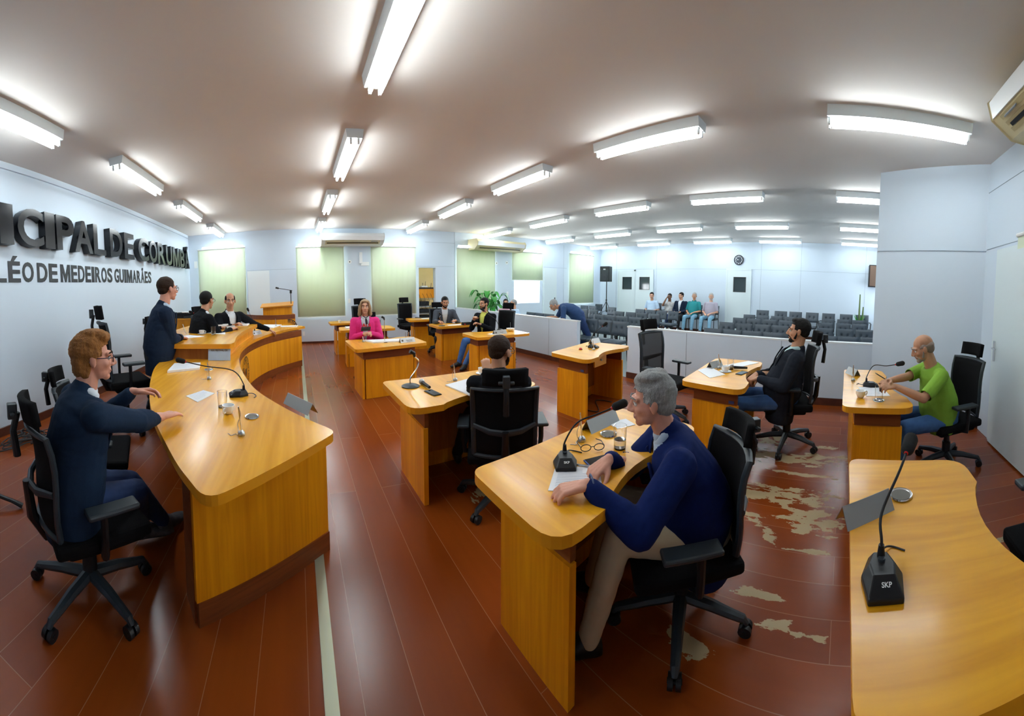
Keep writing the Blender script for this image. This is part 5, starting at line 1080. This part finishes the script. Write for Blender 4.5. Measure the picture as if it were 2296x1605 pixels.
def handmic(p, z, a, label):
    t = thing('handheld_microphone', label, 'microphone', (p[0], p[1], z), rad(a)); f = MB(); f.tube([(-.10, 0, .018), (.04, 0, .020)], [.012, .016], 12); f.build('body', BLK, t, smooth=True); f = MB(); f.ball((.062, 0, .024), .024, 14, 10); f.build('grille_head', STEEL, t, smooth='all')
handmic((1.01, 2.66), .75, 92, 'handheld microphone with silver head lying beside the chrome stand'); handmic((3.45, 1.08), .752, 110, 'black handheld microphone lying on the desk of the bearded man in jeans')
def flagpole(p, z, label, flag=None, rz=0, h=.13):
    t = thing('flag_stand', label, 'flag stand', (p[0], p[1], z), rad(rz)); f = MB(); f.lathe([(.019, 0), (.021, .004), (.019, .018), (.012, .026), (.004, .03)], 18); f.build('base', STEEL, t, smooth=True)
    f = MB(); f.tube([(0, 0, .025), (-.012, .004, .025+h)], [.0042, .0038], 8); f.build('rod', CHROME, t, smooth=True)
    f = MB(); pts = [(-.012, .004, .025+h)]+[(-.012+.010*sin(k*.5), .004+.004*k*.3, .02+h-h*k/12) for k in range(1, 12)]+[(-.02-.008*k, .012*sin(k*1.1), .003) for k in range(8)]; f.tube(pts, .0016, 5); f.build('chain', STEEL, t)
    if flag: f = MB(); q = h; f.grid([[(-.010, 0, .03+q*.55), (.03, .012, .02+q*.4), (.055, 0, .02+q*.18)], [(-.012, .004, .02+q), (.02, .01, .01+q*.8), (.045, .0, q*.55)]]); f.build('flag', flag, t, smooth='all')
FG = mat('amber_blue_flag', (.45, .30, .05), .8, var=.9, vscale=18); FP = mat('purple_flag', (.22, .04, .25), .8)
flagpole((-.32, 1.84), .79, 'metal flag stand with chain near the front corner of the bench'); flagpole((-.80, 3.02), .79, 'metal flag stand with chain near the blue brochure'); flagpole((1.33, 1.24), .75, 'metal flag stand on the desk of the grey haired speaker')
flagpole((1.31, 2.70), .75, 'metal flag stand on the desk with the notebook, before the man seen from behind'); flagpole((.99, 5.18), .75, 'flag stand with purple flag on the desk of the woman in pink', FP, h=.06); flagpole((3.34, -.10), .75, 'flag stand with amber flag on the desk of the man in green', FG)
flagpole((3.40, 2.98), .75, 'bare metal flag stand on the unoccupied desk', h=.10); flagpole((3.40, 1.27), .75, 'flag stand with amber flag on the desk of the bearded man in jeans', FG); flagpole((-.46, 7.55), .79, 'thin metal flag stand at the far end of the bench', h=.14)
PLT = mat('satin_name_plate', (.34, .34, .33), .35, .6); PLW = mat('pale_name_plate', (.62, .66, .70), .45)
def plate(p, z, rz, w, label, m=PLT, txt=None):
    t = thing('name_plate', label, 'name plate', (p[0], p[1], z), rad(rz)); a = .040; h = .068
    f = MB(); f.add([(-w/2, -a, 0), (w/2, -a, 0), (w/2, 0, h), (-w/2, 0, h)], [(0, 1, 2, 3)]); o = f.build('front_face', m, t); sd = o.modifiers.new('s', 'SOLIDIFY'); sd.thickness = .002
    f = MB(); f.add([(-w/2, a, 0), (w/2, a, 0), (w/2, 0, h), (-w/2, 0, h)], [(3, 2, 1, 0)]); o = f.build('back_face', m, t); sd = o.modifiers.new('s', 'SOLIDIFY'); sd.thickness = .002
    if txt:
        f = MB(); Mt = Matrix.Rotation(rad(59.5), 4, 'X')
        for i, ln in enumerate(txt): letters_into(f, letter_mesh(ln, .021 if i == 0 else .015, 0, .0003), Matrix.Translation((.025, -.0255+.011*i*-1+.0, .026-.018*i+.0)) @ Matrix.Translation((0, -.002, .0)) @ Mt)
        f.box((-w*.36, -.023, .030), (.028, .002, .026), M=Matrix.Rotation(rad(-30.5), 3, 'X')); f.build('lettering', INK, t)
plate((.0, 2.27), .79, -58, .30, 'steel name plate tent at the outer edge of the bench'); plate((1.56, 1.30), .75, 0, .26, 'brushed name plate tent on the desk of the grey haired speaker'); plate((1.285, -.11), .75, -55, .22, 'dark name plate tent at the edge of the empty near desk')
plate((1.60, 4.93), .75, 8, .24, 'pale name plate on the desk of the woman in pink', PLW, ('Raquel Bryk', 'Vereadora - PP')); plate((3.30, 5.03), .75, 2, .26, 'grey name plate on the desk with the bowl', PLT, ('Vereador', 'PSB')); plate((3.85, 3.36), .75, 5, .2, 'small pale name plate on the unoccupied desk', PLW)
plate((3.44, 1.33), .75, -20, .18, 'small steel name plate by the glass of the bearded man in jeans'); plate((3.62, -.10), .75, 30, .18, 'dark name plate on the desk of the man in green'); plate((-.74, 6.22), .79, 55, .22, 'pale name plate on the far lower part of the bench', PLW, ('Vereador', 'Secretario')); plate((-1.03, 5.30), .98, 60, .2, 'small grey name plate on the raised counter')
def coaster(p, z, label, r=.046):
    t = thing('coaster', label, 'coaster', (p[0], p[1], z)); f = MB(); f.lathe([(r*.95, 0), (r, .004), (r*.97, .009), (r*.85, .005), (.001, .004)], 28); f.build('dish', CHROME, t, smooth=True); f = MB(); f.lathe([(r*.80, .004), (r*.80, .0055)], 24); f.build('felt', mat('grey_felt', (.16, .15, .13), .9), t)
coaster((-.298, 2.115), .79, 'round steel coaster right of the coffee cup on the bench'); coaster((-.90, 3.40), .79, 'round steel coaster before the blue brochure'); coaster((1.49, 1.19), .75, 'round steel coaster by the water glass of the grey haired speaker'); coaster((1.41, -.262), .75, 'round steel coaster alone on the empty near desk', .05)
def glass(p, z, label, h=.11, water=0, cst=True):
    t = thing('drinking_glass', label, 'glass', (p[0], p[1], z)); f = MB(); f.lathe([(.030, 0), (.034, h), (.0325, h), (.0285, .008), (.001, .008)], 20); f.build('tumbler', GLASS, t, smooth=True)
    if water: f = MB(); f.lathe([(.0284, .0085), (.0305, h*water)], 18); f.build('water', GLASS, t, smooth=True)
glass((-.52, 2.29), .79, 'empty clear drinking glass behind the coffee cup on the bench'); glass((1.40, 1.04), .75, 'glass of water beside the grey haired speaker', .12, .4); glass((-1.16, 4.72), .98, 'glass of water on the raised counter', .12, .5)
glass((1.72, 5.28), .75, 'small glass on the desk of the woman in pink', .10); glass((3.42, 1.15), .75, 'clear glass on the desk of the bearded man in jeans'); glass((2.73, -.29), .757, 'empty glass on a coaster on the desk of the man in green'); coaster((2.73, -.29), .748, 'steel coaster under the empty glass of the man in green')
def cup(p, z, label, saucer=True, rz=0):
    t = thing('coffee_cup', label, 'cup', (p[0], p[1], z), rad(rz)); f = MB(); f.lathe([(.020, .003), (.026, .006), (.038, .030), (.040, .058), (.037, .058), (.034, .028), (.001, .010)], 24); f.build('bowl', CERAM, t, smooth=True)
    f = MB(); f.tube(smooth_path([(.036, 0, .048), (.058, 0, .044), (.056, 0, .022), (.034, 0, .020)], 5), .005, 8); f.build('handle', CERAM, t, smooth=True)
    if saucer: f = MB(); f.lathe([(.03, 0), (.062, .008), (.06, .010), (.001, .004)], 24); f.build('saucer', CERAM, t, smooth=True)
cup((-.455, 2.165), .79, 'white coffee cup without saucer on the curved bench', False, 250); cup((-1.36, 4.83), .98, 'white coffee cup and saucer on the raised counter'); cup((1.64, 2.80), .75, 'white coffee cup on a saucer beyond the man seen from behind'); cup((3.29, 1.16), .75, 'white coffee cup and saucer beside the phone of the bearded man'); cup((2.80, -.15), .75, 'white coffee cup on the desk of the man in green', False, -60)
t = thing('bowl', 'white bowl on the desk near the low wall', 'bowl', (3.66, 5.22, .75)); f = MB(); f.lathe([(.03, 0), (.07, .03), (.08, .055), (.076, .055), (.06, .028), (.001, .01)], 24); f.build('dish', CERAM, t, smooth=True); f = MB(); f.tube([(0, 0, .02), (.01, .02, .16)], .003, 6); f.build('spoon', STEEL, t)
PRINT = mat('printed_grey_lines', (.35, .40, .52), .8)
def paper(pts, z, label, m=PAPER, th=.003, lines=0, cat='papers', name='paper_sheet'):
    cx = sum(p[0] for p in pts)/len(pts); cy = sum(p[1] for p in pts)/len(pts); t = thing(name, label, cat, (cx, cy, z)); f = MB(); f.prism(pts, z, z+th); f.build('sheets', m, t, world=True)
    if lines:
        f = MB(); A, B, Cc, D = [Vector((*p, z+th+.0006)) for p in pts]
        for i in range(lines):
            v = .12+.76*i/lines; u1 = .55+.35*random.random(); a = A.lerp(D, v); b = B.lerp(Cc, v); p0 = a.lerp(b, .1); p1 = a.lerp(b, u1); q = (D-A).normalized()*.0025; f.add([p0, p1, p1+q, p0+q], [(0, 1, 2, 3)])
        f.build('print', PRINT, t, world=True)
    return t
paper([(-1.34, 3.60), (-1.06, 3.66), (-1.0, 3.40), (-1.28, 3.22)], .79, 'thick spiral notebook on the bench before the raised counter', th=.022, lines=10, cat='notebook', name='notebook'); paper([(-.85, 2.50), (-.76, 2.67), (-.65, 2.60), (-.72, 2.37)], .79, 'small white note sheet on the bench left of the microphone', lines=6)
paper([(-1.50, 4.70), (-1.25, 4.55), (-1.55, 4.30), (-1.70, 4.42)], .98, 'loose white papers under the hands of the writing man', th=.006); paper([(-1.40, 5.2), (-1.05, 5.0), (-1.0, 4.75), (-1.35, 4.95)], .98, 'white papers behind the cup on the raised counter'); paper([(-1.72, 5.9), (-1.25, 6.15), (-1.15, 5.75), (-1.6, 5.55)], .98, 'tall stack of white papers before the dark haired board member', th=.05)
paper([(-1.15, 6.25), (-.85, 6.2), (-.86, 5.9), (-1.15, 5.95)], .98, 'white papers at the far tip of the raised counter', th=.02); paper([(-.75, 7.9), (-.35, 7.75), (-.5, 7.2), (-.85, 7.3)], .79, 'spread white papers under the hand of the balding board member', th=.015); paper([(-.35, 7.55), (.02, 7.5), (-.02, 7.3), (-.36, 7.35)], .79, 'white folder at the far end of the bench', th=.012)
paper([(1.02, 5.26), (1.60, 5.20), (1.56, 4.98), (1.10, 5.0)], .75, 'heap of white papers on the desk of the woman in pink', th=.02); paper([(1.17, 2.60), (1.42, 2.68), (1.48, 2.36), (1.22, 2.27)], .75, 'white writing pad on the desk before the man seen from behind', th=.01)
paper([(1.05, 1.14), (1.19, 1.0), (1.05, .86), (.90, 1.02)], .75, 'printed agenda sheets under the hands of the grey haired speaker', lines=12); paper([(1.62, 1.30), (1.74, 1.25), (1.70, 1.15), (1.58, 1.2)], .75, 'small white card on the desk of the grey haired speaker')
paper([(3.21, 1.43), (3.42, 1.38), (3.18, 1.12), (2.98, 1.20)], .75, 'white sheet at the outer corner of the bearded man\'s desk'); paper([(3.55, 1.28), (3.92, 1.10), (3.88, .96), (3.55, 1.10)], .75, 'white papers at the far end of the bearded man\'s desk'); paper([(3.12, -.14), (3.14, -.36), (2.86, -.40), (2.84, -.20)], .75, 'printed sheets before the man in green', lines=6)
paper([(3.10, 5.12), (3.30, 5.18), (3.34, 4.98), (3.14, 4.95)], .75, 'white sheet beside the name plate by the low wall'); paper([(3.10, 6.78), (3.42, 6.80), (3.38, 6.62), (3.08, 6.64)], .75, 'white sheet on the desk of the smiling man'); paper([(.98, 7.15), (1.35, 7.1), (1.33, 6.9), (.98, 6.9)], .75, 'stack of white papers on the desk behind the woman in pink', th=.03); paper([(3.15, 8.5), (3.5, 8.45), (3.45, 8.25), (3.12, 8.3)], .75, 'white papers on the desk below the niche', th=.01)
def phone(p, z, rz, label, m=BLK):
    t = thing('mobile_phone', label, 'phone', (p[0], p[1], z), rad(rz)); f = MB(); f.box((0, 0, .004), (.072, .148, .008)); f.build('case', m, t, bevel=.004); f = MB(); f.box((0, 0, .0085), (.064, .136, .001)); f.build('screen', mat('dark_screen', (.01, .01, .012), .08), t)
phone((1.0, 2.46), .75, 10, 'black mobile phone lying on the desk near the chrome stand'); phone((1.235, 1.03), .75, 70, 'mobile phone in a blue case by the grey haired speaker', mat('blue_case', (.02, .08, .35), .4)); phone((3.30, .99), .75, 80, 'dark mobile phone at the edge of the bearded man\'s desk')
t = thing('mobile_phone', 'mobile phone held up by the man in green', 'phone', (2.82, -.33, .91)); f = MB(); f.box((0, 0, 0), (.074, .008, .150), M=Matrix.Rotation(rad(-60), 3, 'X') @ Matrix.Rotation(rad(8), 3, 'Z')); f.build('case', BLKG, t, bevel=.003)
t = thing('mobile_phone', 'mobile phone held in the hands of the woman in pink', 'phone', (1.06, 5.33, .93)); f = MB(); f.box((0, 0, 0), (.15, .01, .074), M=Matrix.Rotation(rad(30), 3, 'X')); f.build('case', BLKG, t, bevel=.003)
t = thing('eyeglasses', 'dark framed reading glasses lying on the grey haired speaker\'s desk', 'glasses', (1.28, 1.12, .752), rad(-35)); f = MB()
for q in (-1, 1): f.tube([(q*.034+.026*cos(2*pi*k/14), 0, .020+.017*sin(2*pi*k/14)) for k in range(15)], .0022, 6, cap=False); f.tube([(q*.060, 0, .026), (q*.064, .07, .018), (q*.050, .13, .004)], .0022, 6)
f.tube([(-.008, 0, .024), (.008, 0, .024)], .002, 6); f.build('frame', BLK, t)
t = thing('pen', 'silver pen on the grey haired speaker\'s desk', 'pen', (1.14, 1.05, .753), rad(-60)); f = MB(); f.tube([(-.07, 0, .005), (.05, 0, .005), (.07, 0, .005)], [.005, .005, .001], 8); f.build('barrel', CHROME, t, smooth=True)
t = thing('pen', 'pen held upright by the writing man in the navy suit', 'pen', (-1.42, 4.28, 1.06)); f = MB(); f.tube([(0, 0, 0), (-.03, -.02, .12)], .005, 8); f.build('barrel', WHITEP, t, smooth=True)
t = thing('brochure', 'pale blue brochure standing against the riser of the raised counter', 'brochure', (-.90, 3.90, .79)); f = MB(); f.box((0, 0, .075), (.26, .012, .15), M=Matrix.Rotation(rad(-12), 3, 'X')); f.build('cover', mat('pale_blue_cover', (.45, .58, .75), .35, var=.25, vscale=7), t); f = MB(); f.box((0, -.014, .012), (.26, .006, .024)); f.build('blue_band', mat('bright_blue', (.05, .35, .75), .4), t)
f = MB(); letters_into(f, letter_mesh('XIX FESTIVAL DE', .026, 0, .0006), Matrix.Translation((0, -.0035, .105)) @ Matrix.Rotation(rad(78), 4, 'X')); f.build('title', INK, t)
t = thing('black_case', 'flat black case on the desk corner between the two bearded men', 'case', (3.50, 6.60, .75), rad(6)); f = MB(); f.box((0, 0, .03), (.26, .08, .06)); f.build('shell', BLK, t, bevel=.006); f = MB(); f.box((-.09, -.042, .02), (.04, .003, .02)); f.build('tag', RED, t)
t = thing('desk_bell', 'small red capped object on the unoccupied desk', 'ornament', (3.30, 3.12, .75)); f = MB(); f.lathe([(.022, 0), (.022, .012), (.012, .024)], 16); f.build('cap', RED, t, smooth=True); f = MB(); f.lathe([(.026, 0), (.026, .005)], 16); f.build('foot', BLK, t)
t = thing('paper_cup', 'small white cup on the rearmost desk near the window wall', 'cup', (1.02, 8.35, .75)); f = MB(); f.lathe([(.03, 0), (.035, .05), (.02, .06)], 14); f.build('body', CERAM, t, smooth=True)
t = thing('wrist_watch', 'large steel watch on the wrist of the bearded man in jeans', 'watch', (3.27, .63, .735)); f = MB(); f.lathe([(.022, 0), (.024, .006), (.02, .012)], 18, M=Matrix.Rotation(rad(-60), 3, 'Y')); f.build('case', STEEL, t, smooth=True); f = MB(); f.tube([(.034*cos(2*pi*k/16), .012, .030*sin(2*pi*k/16)) for k in range(17)], .007, 6, cap=False); f.build('strap', BLK, t, smooth=True)
# print on the shirt of the woman in pink, a bow and lanyard
wo = [o for o in C.objects if o.get('label', '').startswith('person with shoulder length blonde')][0]
f = MB(); letters_into(f, letter_mesh('ALS', .085, 0, .004), Matrix.Translation((1.105, 5.505, .935)) @ Matrix.Rotation(rad(-6), 4, 'Z') @ Matrix.Rotation(rad(86), 4, 'X')); o = f.build('shirt_lettering', RED, wo, world=True)
f = MB(); f.tube([(1.10, 5.515, 1.075), (1.105, 5.505, 1.04), (1.11, 5.50, .985)], [.012, .020, .018], 8); f.tube([(1.06, 5.545, 1.115), (1.10, 5.515, 1.085), (1.15, 5.54, 1.115)], .007, 6); f.build('black_bow', BLK, wo, world=True, smooth=True)
gp = [o for o in C.objects if o.get('label', '').startswith('grey haired person')][0]
f = MB(); d = Vector((-.55, .35, -.1)).normalized(); u = d.cross(Vector((0, 0, 1))).normalized(); v_ = u.cross(d); c0 = Vector((1.0, .875, .806)); f.tube([c0+u*(.030*cos(2*pi*k/20))+v_*(.030*sin(2*pi*k/20)) for k in range(21)], .0035, 6, cap=False); f.build('bracelet', mat('grey_blue_cord', (.10, .14, .25), .6), gp, world=True, smooth=True)
#@@END
